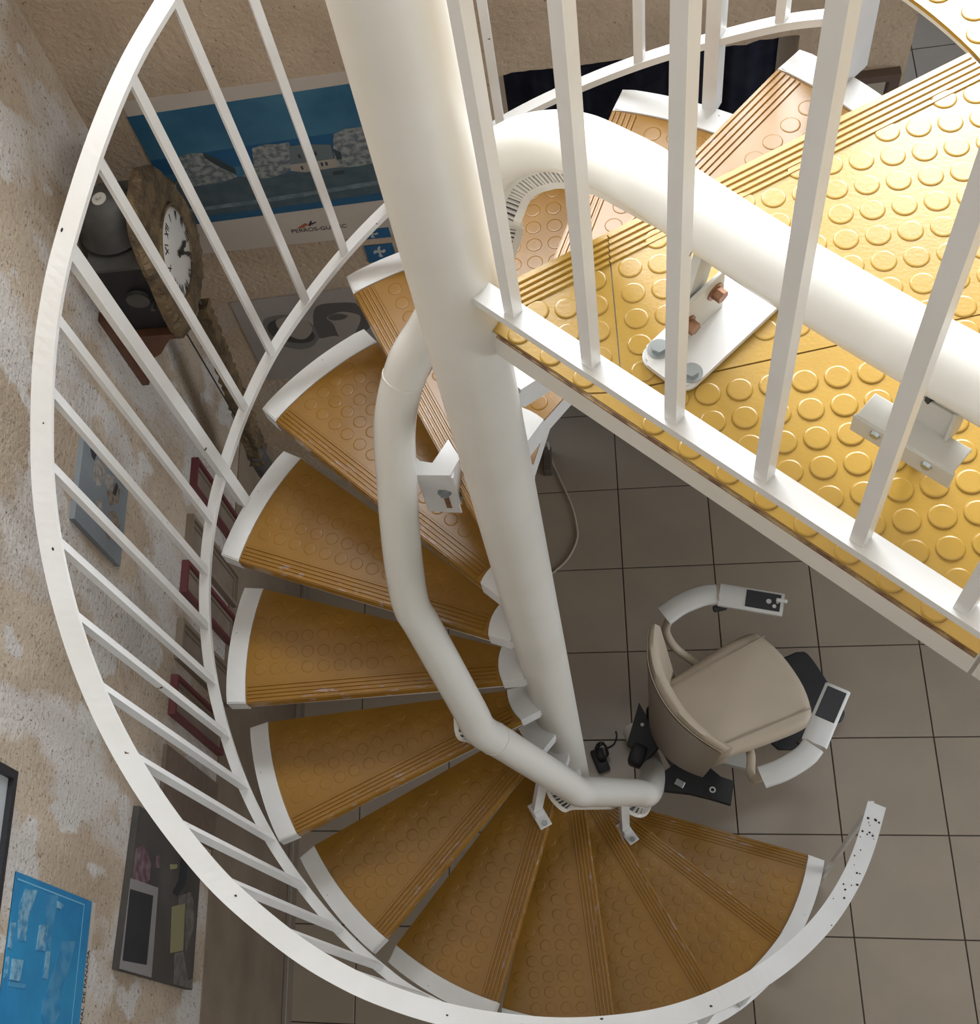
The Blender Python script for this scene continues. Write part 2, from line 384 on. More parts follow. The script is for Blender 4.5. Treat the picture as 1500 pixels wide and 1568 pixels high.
for i in range(1, 15):
    t = link('tread', pan_me, st, loc=(0, 0, i * H), rotz=ang(i))
    link('inner_plate', inner_me, t); 
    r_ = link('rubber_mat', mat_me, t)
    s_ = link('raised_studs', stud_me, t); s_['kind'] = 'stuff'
    link('end_cap', cap_me, t)
    if i == 14:
        t['label'] = 'top tread just under the landing, worn grey at its front edge'
# ---- landing: a wedge from the column to the upper floor
nx, ny = math.cos(NA), math.sin(NA); tx, ty = -ny, nx
def npt(x, off): return (nx * x + tx * off, ny * x + ty * off)
ex, ey = math.cos(FA), math.sin(FA)
def fpt(r, off=0.0): return (ex * r - ey * off * 1.0, ey * r + ex * off)   # off>0 = towards the nose
def shift(p, d): return p
n_out = npt(0.762, NO)
a_n = math.atan2(n_out[1], n_out[0])
land = [npt(0.045, NO - 0.002), n_out] + arc(0.762, a_n, FA, 24)[1:] + [fpt(0.045, 0.0)]
bm = NB(); add_prism(bm, land[::-1], LZ - 0.062, LZ - 0.004); lp = obj('landing', bm, cream, st); lp['label'] = 'wedge-shaped top landing with a cream steel edge'
bm = NB(); add_stick(bm, (*fpt(0.066, -0.0005), LZ - 0.0045), (*fpt(0.76, -0.0005), LZ - 0.0045), 0.0034, 0.0030, FA + PI / 2); ro = obj('rusty_seam', bm, mat('rust_line', (0.12, 0.055, 0.025), 0.9, (0.30, 0.20, 0.10), 40), lp)
# three pieces of rubber on it
x_s = 0.2005
f0 = fpt(0.058, 0.002); f1 = fpt(0.758, 0.002)
def fy(x): return f0[1] + (f1[1] - f0[1]) * (x - f0[0]) / (f1[0] - f0[0])
def nyx(x):
    a, b = npt(0.1, NO), npt(0.7, NO); return a[1] + (b[1] - a[1]) * (x - a[0]) / (b[0] - a[0])
def s2(x): return -0.1335 + (x - 0.27) * 0.165            # the slanting joint
n_in = npt(0.060, NO - 0.001)
A_poly = [(n_in[0], n_in[1]), (x_s, nyx(x_s)), (x_s + 0.006, s2(x_s)), (0.1635, fy(0.1635) + 0.001), f0]
r_end = 0.760
x_e = math.sqrt(max(0, r_end ** 2 - s2(0.78) ** 2))
B_poly = [(x_s + 0.0015, nyx(x_s)), npt(0.759, NO - 0.0005)] + arc(r_end, a_n, math.atan2(s2(x_e), x_e), 12)[1:] + [(x_s + 0.0075, s2(x_s) + 0.0012)]
C_poly = [(0.167, fy(0.167) + 0.001), (x_s + 0.006, s2(x_s) - 0.0012), (x_e, s2(x_e) - 0.0012)] + arc(r_end, math.atan2(s2(x_e), x_e), FA + 0.0026, 12)[1:]
for nm, poly, (ox, oy, rot) in (('A', A_poly, (0.1425, -0.0530, 0.01)), ('B', B_poly, (0.5690, 0.1760, 0.045)), ('C', C_poly, (0.517, -0.342, 0.07))):
    bm = NB(); add_prism(bm, poly, LZ - 0.004, LZ + (0.0008 if nm == 'B' else 0))
    if nm in 'AB':
        for k in range(5):
            o_ = NO - 0.0050 - 0.0092 * k
            xa, xb = (0.062, (x_s - 0.0 + o_ * ny) / nx - 0.0005) if nm == 'A' else ((x_s + 0.002 + o_ * ny) / nx, 0.757)
            if nm == 'A': xb = (x_s + tx * -o_ ) / nx
            else: xa = (x_s + 0.0015 - tx * o_) / nx
            if nm == 'A': xb = (x_s - tx * o_) / nx
            for w0, w1 in ((0.0070, 0.0042),):
                lo = [bm.verts.new((*npt(x, o_ + s * w0 / 2), LZ)) for x, s in ((xa, -1), (xb, -1), (xb, 1), (xa, 1))]
                hi = [bm.verts.new((*npt(x, o_ + s * w1 / 2), LZ + 0.0036)) for x, s in ((xa, -1), (xb, -1), (xb, 1), (xa, 1))]
                bm.faces.new(hi)
                for q in range(4): bm.faces.new((lo[q], lo[(q + 1) % 4], hi[(q + 1) % 4], hi[q]))
        # yellow nosing lip over the front edge
        xa, xb = (0.060, (x_s - tx * NO) / nx) if nm == 'A' else ((x_s - tx * NO) / nx, 0.759)
        q = [npt(xa, NO - 0.0015), npt(xb, NO - 0.0015), npt(xb, NO + 0.0025), npt(xa, NO + 0.0025)]
        add_prism(bm, q, LZ - 0.034, LZ + 0.0012)
    mo = obj('rubber_mat', bm, lrubber, lp)
    sp = poly
    if nm in 'AB':   # keep the studs off the ridges
        lim0, lim1 = npt(0.02, NO - 0.0445), npt(0.8, NO - 0.0445)
        def ok(x, y): return (x - lim0[0]) * tx + (y - lim0[1]) * ty < 0.004
    else:
        def ok(x, y): return True
    bm = NB(); c, s = math.cos(rot), math.sin(rot)
    for i in range(-24, 25):
        for j in range(-24, 25):
            x, y = ox + 0.0386 * i * c - 0.0398 * j * s, oy + 0.0386 * i * s + 0.0398 * j * c
            if inside((x, y), poly, 0.0125) and ok(x, y) and (-x * ey + y * ex) > 0.0345: add_stud(bm, x, y, LZ + 0.0003, 0.0158, 0.0022, 32)
    for k in range(13):                                   # the row along the open edge
        x, y = fpt(0.090 + 0.0553 * k, 0.0172)
        if inside((x, y), poly, 0.0145) and ok(x, y): add_stud(bm, x, y, LZ + 0.0003, 0.0150, 0.0022, 32)
    so = obj('raised_studs', bm, lrubber, lp); so['kind'] = 'stuff'
# studs of the upper floor covering
bm = NB()
for i in range(-6, 32):
    for j in range(-42, 24):
        x, y = 0.70 + 0.0386 * i, 0.36 + 0.0398 * j
        r, a = math.hypot(x, y), math.atan2(y, x)
        if 0.783 < r < 1.75 and FA + 0.025 < a < a_out - 0.03: add_stud(bm, x, y, LZ + 0.001, 0.0163, 0.0022, 20)
so = obj('raised_studs', bm, lrubber, ufl); so['kind'] = 'stuff'

# ================================================================= OUTER RAILING
HAND = [(0.806, 47.0, 4.20), (0.810, 66, 4.02), (0.815, 85, 3.82), (0.820, 104, 3.62), (0.828, 118, 3.475), (0.830, 125.9, 3.399), (0.838, 133.3, 3.326), (0.838, 141.3, 3.247), (0.839, 149.9, 3.161), (0.843, 157, 3.092),
        (0.844, 165, 3.013), (0.845, 174.8, 2.916), (0.847, -178.2, 2.847), (0.847, -171.0, 2.777), (0.848, -163.6, 2.704), (0.849, -155.9, 2.628),
        (0.850, -148.0, 2.55), (0.852, -140, 2.47), (0.855, -132.3, 2.395), (0.855, -123.0, 2.303), (0.853, -116, 2.233), (0.848, -110.3, 2.177), (0.842, -104.5, 2.12),
        (0.835, -97.9, 2.056), (0.828, -89.4, 1.972), (0.823, -81.4, 1.892), (0.821, -73.8, 1.817), (0.817, -65.8, 1.738), (0.813, -57, 1.652), (0.811, -49, 1.573),
        (0.810, -41, 1.494), (0.809, -32.9, 1.414), (0.810, -25.1, 1.337), (0.819, -15.8, 1.246)]
def unwrap(L):
    out = []; prev = None
    for r, a, z in L:
        if prev is not None:
            while a - prev > 180: a -= 360
            while a - prev < -180: a += 360
        out.append((r, a, z)); prev = a
    return out
HU = unwrap(HAND)
def interp(L, a):
    for (r0, a0, z0), (r1, a1, z1) in zip(L, L[1:]):
        if a0 <= a <= a1:
            t = (a - a0) / (a1 - a0); return r0 + (r1 - r0) * t, z0 + (z1 - z0) * t
    e = L[0] if a < L[0][1] else L[-1]
    return e[0], e[2]
rl = tag(empty('stair_railing', (0.80, 0, 0)), 'white spiral balustrade with a flat handrail sweeping round the outer ends of the treads', 'railing')
hp = catmull([pt(a, r, z) for r, a, z in HU], 6)
bm = NB(); sweep(bm, hp, rect(0.044, 0.010)); obj('handrail', bm, white, rl)
LOW = [(0.803, 45, 3.26), (0.803, 51.9, 3.19), (0.803, 60.9, 3.093), (0.803, 69.7, 3.005), (0.803, 79.4, 2.911), (0.803, 89.2, 2.82), (0.804, 100, 2.715), (0.805, 108, 2.635), (0.805, 116.5, 2.551), (0.805, 125.2, 2.466), (0.810, 134.0, 2.379),
       (0.810, 142.9, 2.291), (0.812, 152.6, 2.195), (0.814, 159.7, 2.125), (0.812, 167.4, 2.05), (0.810, 175.6, 1.969), (0.808, -176.1, 1.887), (0.805, -167.5, 1.802),
       (0.805, -159.4, 1.722), (0.805, -150.6, 1.635), (0.805, -141.8, 1.549), (0.808, -133.3, 1.465), (0.812, -124.9, 1.382), (0.814, -116, 1.294), (0.812, -100, 1.137),
       (0.810, -80, 0.94), (0.808, -60, 0.742), (0.806, -38, 0.525)]
LU = unwrap(LOW)
# chipped paint along the top of the handrail, mostly at its foot
bm = NB(); rc_ = random.Random(3)
for i in [len(hp) - 3 - int(abs(rc_.gauss(0, 9))) for _ in range(26)] + [rc_.randrange(40, 170) for _ in range(10)]:
    t = (hp[i + 1] - hp[i - 1]).normalized(); sd_ = t.cross(Vector((0, 0, 1))).normalized(); u_ = sd_.cross(t)
    c = hp[i] + t * rc_.uniform(-0.01, 0.01) + sd_ * rc_.uniform(-0.019, 0.019) + u_ * 0.0052; w = rc_.uniform(0.0012, 0.0035)
    bm.faces.new([bm.verts.new(c + t * w * 1.5 * math.cos(k * PI / 3) * rc_.uniform(0.6, 1.3) + sd_ * w * math.sin(k * PI / 3) * rc_.uniform(0.6, 1.3)) for k in range(6)])
co = obj('paint_chips', bm, ink, rl); co['kind'] = 'stuff'
lpth = catmull([pt(a, r, z) for r, a, z in LU], 6)
bm = NB(); sweep(bm, lpth, rect(0.026, 0.014)); obj('lower_rail', bm, white, rl)
bal_a = [51.9, 69.7, 79.4, 89.2, 98.5, 107.5, 116.5, 125.2, 134.0, 142.9, 159.9, 167.5, 175.6, 183.9, 192.2, 200.4, 209.2, 218.0, 226.6, 235.1, 243.7, 252.3, 260.9, 269.5, 278, 286.6, 303.8, 312.4]
# how far (degrees) the head of each bar is turned against its foot
def twist(a): return 0.0
for a in bal_a:
    r0, z0 = interp(LU, a); tw = twist(a)
    r1, z1 = interp(HU, a + tw * 0.55)
    bm = NB(); add_stick(bm, pt(a, r0 - 0.002, z0 + 0.005), pt(a + tw * 0.55, r1 - 0.010, z1 - 0.003), 0.0165, 0.0165, math.radians(a)); obj('baluster', bm, white, rl)
for k, (a, zf, w) in enumerate(((152.6, 9 * H, 0.026), (60.0, 13 * H, 0.026), (43.6, 14 * H, 0.052), (294.5, 4 * H, 0.026), (344.0, 0.0, 0.024))):
    r1, z1 = interp(HU, a)
    f = 0.801 if zf > 0 else 0.806
    if zf == 0: r1 -= 0.004
    bm = NB(); add_stick(bm, pt(a, f, zf + (0.0 if zf else 0.0)), pt(a, r1 - 0.006, z1 - 0.003 if w < 0.05 else 4.35), w, w if zf else 0.008, math.radians(a + (0 if zf else 90))); obj('post', bm, white, rl)

# ================================================================= LANDING RAILING
lr = tag(empty('landing_railing', (ex * 0.06, ey * 0.06, LZ)), 'white railing with square upright bars along the edge of the top landing', 'railing')
ZR = LZ + 0.096; RO_ = -0.003
bm = NB(); sweep(bm, [Vector((*fpt(r, RO_), ZR)) for r in (0.045, 0.3, 0.6, 2.4)], rect(0.030, 0.016)); obj('lower_rail', bm, white, lr)
bm = NB(); sweep(bm, [Vector((*fpt(r, RO_), LZ + 1.0)) for r in (0.045, 0.3, 0.6, 2.4)], rect(0.044, 0.012)); obj('handrail', bm, white, lr)
for k in range(18):
    r = 0.1100 + 0.1230 * k; x, y = fpt(r, RO_)
    bm = NB(); add_stick(bm, (x, y, ZR + 0.006), (x, y, LZ + 0.996), 0.0165, 0.0165, FA + (0.0)); obj('baluster', bm, white, lr)

# ================================================================= STAIRLIFT RAIL
def lerp3(a, b, t): return tuple(a[k] + (b[k] - a[k]) * t for k in range(3))
K1, K2, K3, K4 = (0.232, -0.060, 0.64), (0.045, -0.182, 1.225), (-0.155, -0.158, 1.795), (-0.252, 0.000, 2.245)
PIPE = [(0.205, 0.285, 0.06), (0.236, 0.20, 0.12), (0.250, 0.130, 0.21), (0.252, 0.050, 0.37), K1, lerp3(K1, K2, 0.22), lerp3(K1, K2, 0.80), K2, lerp3(K2, K3, 0.2), lerp3(K2, K3, 0.8), K3, lerp3(K3, K4, 0.2), lerp3(K3, K4, 0.82), K4,
        (-0.251, 0.045, 2.35), (-0.243, 0.095, 2.46), (-0.232, 0.146, 2.563), (-0.214, 0.215, 2.699),
        (-0.170, 0.268, 2.819), (-0.113, 0.289, 2.913), (-0.047, 0.296, 3.061), (-0.006, 0.294, 3.198), (0.010, 0.288, 3.290), (0.038, 0.276, 3.368), (0.078, 0.251, 3.432), (0.122, 0.214, 3.487), (0.168, 0.160, 3.540), (0.215, 0.095, 3.578), (0.260, 0.036, 3.602), (0.361, -0.076, 3.612), (0.472, -0.181, 3.612),
        (0.571, -0.268, 3.612), (0.78, -0.445, 3.612), (1.00, -0.63, 3.612), (1.5, -1.05, 3.612), (2.2, -1.65, 3.612)]
sr = tag(empty('stairlift_rail', (0.215, 0.285, 0)), 'thick cream tube of the stairlift, winding up beside the column and over the landing', 'stairlift rail')
PR = 0.041
pp = catmull(PIPE, 8)
bm = NB(); sweep(bm, pp, circ(PR, 28)); obj('tube', bm, railw, sr, smooth=60)
# perforated rack hanging under the tube: two strips and the rungs between them
bm = NB(); sweep(bm, pp, [(-0.004, -PR - 0.008), (0.004, -PR - 0.008), (0.004, -PR + 0.006), (-0.004, -PR + 0.006)])
sweep(bm, pp, [(-0.004, -PR - 0.040), (0.004, -PR - 0.040), (0.004, -PR - 0.028), (-0.004, -PR - 0.028)]); rk = obj('rack', bm, cream, sr)
bm = NB(); sweep(bm, pp, [(-0.0012, -PR - 0.030), (0.0012, -PR - 0.030), (0.0012, -PR - 0.006), (-0.0012, -PR - 0.006)]); obj('rack_backing', bm, mat('dark_steel', (0.10, 0.10, 0.11), 0.3, metal=0.7), rk)
acc = 0.0; bm = NB()
for i in range(1, len(pp)):
    seg = (pp[i] - pp[i - 1]); L = seg.length; t = seg.normalized()
    s = t.cross(Vector((0, 0, 1))).normalized(); u = s.cross(t).normalized()
    d = 0.013 - acc
    while d < L:
        c = pp[i - 1] + t * d - u * (PR + 0.018)
        Rm = Matrix((t, s, u)).transposed()
        add_box(bm, c, (0.005, 0.0078, 0.024), Rm); d += 0.013
    acc = (L - (d - 0.013))
ru = obj('rack_teeth', bm, cream, sr); ru['kind'] = 'stuff'; ru.parent = rk; ru.matrix_parent_inverse = Matrix.Translation(-sr.location) if False else Matrix()
# rounded clip ring where two tube lengths meet
def ring_at(idx, nm='tube_joint'):
    bm = NB(); t = (pp[idx + 1] - pp[idx - 1]).normalized(); add_cyl(bm, pp[idx] - t * 0.0015, pp[idx] + t * 0.0015, PR + 0.0012, seg=28); obj(nm, bm, cream, sr, smooth=40)
ring_at(8 * 17 + 6); ring_at(8 * 9 + 2)

def hexbolt(parent, p, M, r=0.010, h=0.008, washer=True, n=Vector((0, 0, 1))):
    p = Vector(p); n = Vector(n).normalized()
    bm = NB(); add_cyl(bm, p, p + n * (h + 0.002), r, seg=6)
    if washer: add_cyl(bm, p, p + n * 0.002, r * 1.45, seg=20)
    return obj('bolt', bm, M, parent)
# --- bracket standing on the landing
br = link('landing_bracket', None, sr) if False else None
bm = NB()
dirv = Vector((0.3755 - 0.2735, -0.0155 + 0.1127, 0)).normalized(); sdv = Vector((-dirv.y, dirv.x, 0)); c0 = Vector((0.2735, -0.1127, LZ + 0.006))
def outline(L0, L1, w, rr=0.02, n=6):
    pts = []
    for cx, cy, a0 in ((L1 - rr, w / 2 - rr, 0), (L0 + rr, w / 2 - rr, 90), (L0 + rr, -w / 2 + rr, 180), (L1 - rr, -w / 2 + rr, 270)):
        for k in range(n + 1):
            a = math.radians(a0 + 90 * k / n); pts.append((cx + rr * math.cos(a), cy + rr * math.sin(a)))
    return pts
fp = [c0 + dirv * x - sdv * y for x, y in outline(-0.026, 0.185, 0.083)]
add_prism(bm, [(p.x, p.y) for p in fp], LZ + 0.003, LZ + 0.012)
bmesh.ops.bevel(bm, geom=[e for e in bm.edges if all(v.co.z > LZ + 0.01 for v in e.verts)], offset=0.004, segments=2, affect='EDGES')
b1 = obj('landing_bracket', bm, white, sr); b1['label'] = 'white bracket bolted to the landing under the tube'
hexbolt(b1, c0 + sdv * 0.026 + Vector((0, 0, 0.006)), steel); hexbolt(b1, c0 - sdv * 0.027 + Vector((0, 0, 0.006)), steel)
bm = NB()                                          # upright tab with coppery bolts, and the arm up to the tube
q0 = c0 + dirv * 0.045 + sdv * 0.013
Rm = Matrix((dirv, sdv, Vector((0, 0, 1)))).transposed()
add_box(bm, q0 + Vector((0, 0, 0.045)) + dirv * 0.012, (0.085, 0.006, 0.085), Rm, bev=0.002)
add_stick(bm, q0 + sdv * 0.008 + Vector((0, 0, 0.06)), Vector((0.330, 0.0, 3.585)), 0.012, 0.032, math.atan2(sdv.y, sdv.x))
obj('arm', bm, greym, b1)
for dx, dz in ((0.036, 0.062), (-0.012, 0.045)): hexbolt(b1, q0 - sdv * 0.003 + dirv * dx + Vector((0, 0, dz)), rust, 0.009, 0.012, True, -sdv)
# --- sheet metal bracket further along the landing
bm = NB()
tdir = Vector((0.571 - 0.472, -0.268 + 0.181, 0)).normalized(); sd = Vector((-tdir.y, tdir.x, 0))
Rm = Matrix((tdir, sd, Vector((0, 0, 1)))).transposed(); cb = Vector((0.528, -0.262, 3.50))
add_box(bm, cb - sd * 0.030 + Vector((0, 0, -0.012)), (0.125, 0.004, 0.036), Rm, bev=0.0012)
add_box(bm, cb - sd * 0.012 + Vector((0, 0, 0.005)), (0.120, 0.036, 0.004), Rm, bev=0.0012)
add_box(bm, cb + sd * 0.004 + Vector((0, 0, 0.028)), (0.064, 0.004, 0.060), Rm, bev=0.0012)
for s in (-1, 1): add_box(bm, cb + tdir * 0.032 * s + sd * 0.012 + Vector((0, 0, 0.032)), (0.004, 0.03, 0.075), Rm, bev=0.001)
b2 = obj('sheet_bracket', bm, greym, sr); b2['label'] = 'grey folded sheet metal bracket under the tube'
for s in (-1, 1): 
    bm = NB(); p = cb + tdir * 0.032 * s - sd * 0.032 + Vector((0, 0, -0.006)); add_cyl(bm, p, p - sd * 0.004, 0.0065, 0.005, seg=16); obj('screw', bm, steel, b2)
bm = NB(); add_stick(bm, cb + sd * 0.006 + Vector((0, 0, 0.055)), cb + sd * 0.010 + Vector((0, 0, 0.085)), 0.012, 0.006, 0.4); obj('rubber_stop', bm, black, b2)
bm = NB(); add_cyl(bm, cb + sd * 0.01 + Vector((0, 0, -0.02)), (cb.x + sd.x * 0.01, cb.y + sd.y * 0.01, LZ + 0.003), 0.012, seg=16); obj('bracket_foot', bm, greym, b2)
# --- slotted bracket by the column, half way up
bm = NB()
add_box(bm, (-0.160, 0.160, 2.474), (0.072, 0.005, 0.190), Matrix.Rotation(-0.12, 3, 'Z'), bev=0.0015)
add_prism(bm, [(-0.200, 0.158), (-0.125, 0.152), (-0.105, 0.190), (-0.128, 0.232), (-0.160, 0.182), (-0.185, 0.188), (-0.200, 0.205)], 2.566, 2.571)
add_box(bm, (-0.118, 0.176, 2.50), (0.005, 0.055, 0.13), Matrix.Rotation(-0.12, 3, 'Z'))
b3 = obj('slotted_bracket', bm, white, sr); b3['label'] = 'white slotted clamp bracket beside the column'
bm = NB(); add_box(bm, (-0.147, 0.1555, 2.445), (0.011, 0.003, 0.075), Matrix.Rotation(-0.12, 3, 'Z')); obj('slot', bm, rust, b3)
hexbolt(b3, (-0.147, 0.156, 2.485), steel, 0.010, 0.008, True, (0, -1, 0.25))
# --- small feet on the lower treads
def foot(c, a, z, top):
    bm = NB(); Rm = Matrix.Rotation(a, 3, 'Z')
    add_box(bm, (c[0], c[1], z + 0.004), (0.075, 0.036, 0.006), Rm, bev=0.002)
    add_box(bm, Vector((c[0], c[1], z + 0.025)) + Rm @ Vector((0.012, 0, 0)), (0.036, 0.030, 0.040), Rm, bev=0.004)
    add_stick(bm, Vector((c[0], c[1], z + 0.03)) + Rm @ Vector((0.012, 0, 0)), top, 0.014, 0.028, a)
    f = obj('bracket_foot', bm, white, sr)
    hexbolt(f, Vector((c[0], c[1], z + 0.007)) + Rm @ Vector((-0.026, 0, 0)), steel, 0.006, 0.004)
foot((-0.066, -0.228, ), math.radians(118), 5 * H + 0.003, (-0.035, -0.19, 1.43))
foot((0.163, -0.148), math.radians(125), 2 * H + 0.003, (0.16, -0.128, 0.84))

# ================================================================= STAIRLIFT CHAIR
CH = math.radians(25.5); CC = Vector((0.530, 0.290, 0))
ch = tag(empty('stairlift_chair', CC, CH), 'beige padded stairlift chair with two grey armrests, parked at the foot of the stairs', 'chair')
def cobj(name, bm, M, parent=ch, smooth=False): return obj(name, bm, M, parent, smooth)
def pad(bm, poly, z0, z1, rr, crown=0.0, n=4):
    """cushion: outline swept up with rounded edges and a slightly domed top"""
    c = Vector((sum(p[0] for p in poly) / len(poly), sum(p[1] for p in poly) / len(poly)))
    rings = []
    for k in range(n + 1):                                    # lower edge
        a = PI / 2 * k / n; rings.append((1 - math.sin(a), z0 + rr * (1 - math.cos(a))))
    up = []
    for k in range(n + 1):
        a = PI / 2 * k / n; up.append((1 - math.cos(a), z1 - rr * (1 - math.sin(a))))
    R = []
    for ins, z in rings + up:
        vs = []
        for p in poly:
            d = Vector(p) - c; L = d.length; q = c + d * max(0.01, (L - ins * rr) / L); vs.append(bm.verts.new((q.x, q.y, z)))
        R.append(vs)
    m_ = len(poly)
    for k, f in enumerate((0.75, 0.5, 0.25)):
        vs = []
        for p in poly:
            d = Vector(p) - c; L = d.length; q = c + d * ((L - rr) / L) * f; vs.append(bm.verts.new((q.x, q.y, z1 + crown * (1 - f * f))))
        R.append(vs)
    for A, B in zip(R, R[1:]):
        for k in range(m_): bm.faces.new((A[k], A[(k + 1) % m_], B[(k + 1) % m_], B[k]))
    bm.faces.new(R[0][::-1]); bm.faces.new(R[-1])
def smooth_poly(P, n=5):
    P = [Vector((*p, 0)) for p in P]; out = []; N = len(P)
    for i in range(N):
        p0, p1, p2, p3 = P[i - 1], P[i], P[(i + 1) % N], P[(i + 2) % N]
        for k in range(n):
            t = k / n; v = 0.5 * ((2 * p1) + (p2 - p0) * t + (2 * p0 - 5 * p1 + 4 * p2 - p3) * t * t + (3 * p1 - p0 - 3 * p2 + p3) * t ** 3); out.append((v.x, v.y))
    return out
seat = smooth_poly([(-0.20, 0.135), (-0.10, 0.152), (0.06, 0.172), (0.145, 0.172), (0.178, 0.150), (0.205, 0.06), (0.208, -0.06), (0.182, -0.150), (0.150, -0.174), (0.06, -0.174), (-0.10, -0.158), (-0.20, -0.140), (-0.235, -0.08), (-0.235, 0.08)], 4)
bm = NB(); pad(bm, seat, 0.395, 0.470, 0.028, 0.012); se = cobj('seat', bm, vinyl, smooth=50)
for s in (-1, 1):                                             # stitched seams along both sides
    bm = NB(); sweep(bm, [Vector((x, s * (0.118 + 0.05 * (x + 0.18)), 0.4725 + 0.003 * (1 - abs(x) * 3))) for x in (-0.18, -0.09, 0.0, 0.09, 0.16, 0.185)], circ(0.0022, 6)); cobj('seam', bm, vinyl_d, se)
# curved backrest, made as a bent cushion
bm = NB(); nu, nv = 24, 14; G = {}
def bpt(u, v, side):
    y = (u - 0.5) * (0.30 + 0.11 * v ** 0.7); y = (u - 0.5) * (0.31 + 0.11 * v)
    bend = 0.075 * (abs(u - 0.5) * 2) ** 2.2
    th = 0.017 * (1 - 0.25 * abs(u - 0.5) * 2) * math.sqrt(max(0.0, 1 - max(0, (v - 0.90) / 0.10) ** 2) + 0.0) + 0.006
    x = -0.210 - 0.030 * v + bend + side * th
    return Vector((x - 0.010, y * 1.03, 0.40 + 0.50 * v - 0.035 * (abs(u - 0.5) * 2) ** 3 * v))
for side in (-1, 1):
    for i in range(nu + 1):
        for j in range(nv + 1): G[side, i, j] = bm.verts.new(bpt(i / nu, j / nv, side))
for i in range(nu):
    for j in range(nv):
        bm.faces.new((G[1, i, j], G[1, i + 1, j], G[1, i + 1, j + 1], G[1, i, j + 1])); bm.faces.new((G[-1, i, j], G[-1, i, j + 1], G[-1, i + 1, j + 1], G[-1, i + 1, j]))
for i in range(nu): bm.faces.new((G[1, i, nv], G[1, i + 1, nv], G[-1, i + 1, nv], G[-1, i, nv])); bm.faces.new((G[1, i, 0], G[-1, i, 0], G[-1, i + 1, 0], G[1, i + 1, 0]))
for j in range(nv): bm.faces.new((G[1, 0, j], G[1, 0, j + 1], G[-1, 0, j + 1], G[-1, 0, j])); bm.faces.new((G[1, nu, j], G[-1, nu, j], G[-1, nu, j + 1], G[1, nu, j + 1]))
bk = cobj('backrest', bm, vinyl, smooth=70)
bm = NB(); sweep(bm, [bpt(i / nu, 0.955, -1) + Vector((-0.001, 0, 0)) for i in range(nu + 1)], circ(0.0018, 6)); cobj('seam', bm, vinyl, bk)
bm = NB()
G = {}
for i in range(nu + 1):                                       # hard shell behind the cushion
    for j in range(nv + 1):
        u, v = i / nu, j / nv; p = bpt(u, v * 0.94, -1); G[i, j] = bm.verts.new(p + Vector((-0.003 - 0.040 * (1 - v) ** 1.2, (u - 0.5) * 0.004, -0.06 * (1 - v))))
for i in range(nu):
    for j in range(nv): bm.faces.new((G[i, j], G[i, j + 1], G[i + 1, j + 1], G[i + 1, j]))
cobj('back_shell', bm, vinyl_d, bk, smooth=70)
# armrests
for s in (1, -1):
    path = [Vector(p) for p in ((-0.095, 0.292 * s, 0.645), (-0.03, 0.300 * s, 0.655), (0.045, 0.293 * s, 0.66), (0.085, 0.276 * s, 0.66))]
    path2 = [Vector(p) for p in ((0.090, 0.272 * s, 0.66), (0.15, 0.225 * s, 0.66), (0.245, 0.152 * s, 0.655))]
    bm = NB(); sec = [(-0.032, -0.014), (-0.026, -0.022), (0.026, -0.022), (0.032, -0.014), (0.034, 0.004), (0.027, 0.012), (-0.027, 0.012), (-0.034, 0.004)]
    sweep(bm, catmull(path, 6), sec); ar = cobj('armrest', bm, greyp, smooth=50)
    bm = NB(); sec2 = [(x * 1.12, y) for x, y in sec]; sweep(bm, catmull(path2, 6), sec2); cobj('front_section', bm, greyp, ar, smooth=50)
    d = (path2[2] - path2[1]).normalized(); nrm = Vector((-d.y, d.x, 0)); Rm = Matrix((d, nrm, Vector((0, 0, 1)))).transposed()
    bm = NB(); add_box(bm, path2[1] + d * 0.058 + Vector((0, 0, 0.0125)), (0.105, 0.058, 0.004), Rm, bev=0.0015, seg=1); pd = cobj('control_pad', bm, black, ar)
    bm = NB(); add_box(bm, path[3] + Vector((0.003, -0.002 * s, 0.0125)), (0.004, 0.052, 0.003), Matrix.Rotation(-0.5 * s, 3, 'Z')); cobj('hinge_joint', bm, vinyl_d, ar)
    if s == 1:                                                # joystick and buttons on one pad
        bm = NB(); p = path2[1] + d * 0.100 + Vector((0, 0, 0.014)); add_cyl(bm, p, p + Vector((0, 0, 0.024)) + d * 0.008, 0.004, seg=10); add_box(bm, p + d * 0.012 + Vector((0, 0, 0.026)), (0.034, 0.012, 0.008), Rm, bev=0.003); cobj('joystick', bm, greyp, pd)
        bm = NB(); add_cyl(bm, path2[1] + d * 0.075 + Vector((0, 0, 0.0145)), path2[1] + d * 0.075 + Vector((0, 0, 0.0165)), 0.008, seg=16); add_cyl(bm, path2[1] + d * 0.093 - nrm * 0.014 + Vector((0, 0, 0.0145)), path2[1] + d * 0.093 - nrm * 0.014 + Vector((0, 0, 0.018)), 0.006, seg=14); cobj('buttons', bm, greyp, pd)
    bm = NB(); add_box(bm, (0.075, 0.240 * s, 0.632), (0.045, 0.020, 0.022), Matrix.Rotation(-0.25 * s, 3, 'Z'), bev=0.006); cobj('lock_lever', bm, black, ar)
    bm = NB(); tube(bm, [(-0.075, 0.285 * s, 0.635), (-0.098, 0.272 * s, 0.55), (-0.085, 0.235 * s, 0.46), (-0.045, 0.175 * s, 0.40), (-0.03, 0.12 * s, 0.39)], 0.014, 12); cobj('arm_tube', bm, vinyl, ar, smooth=60)
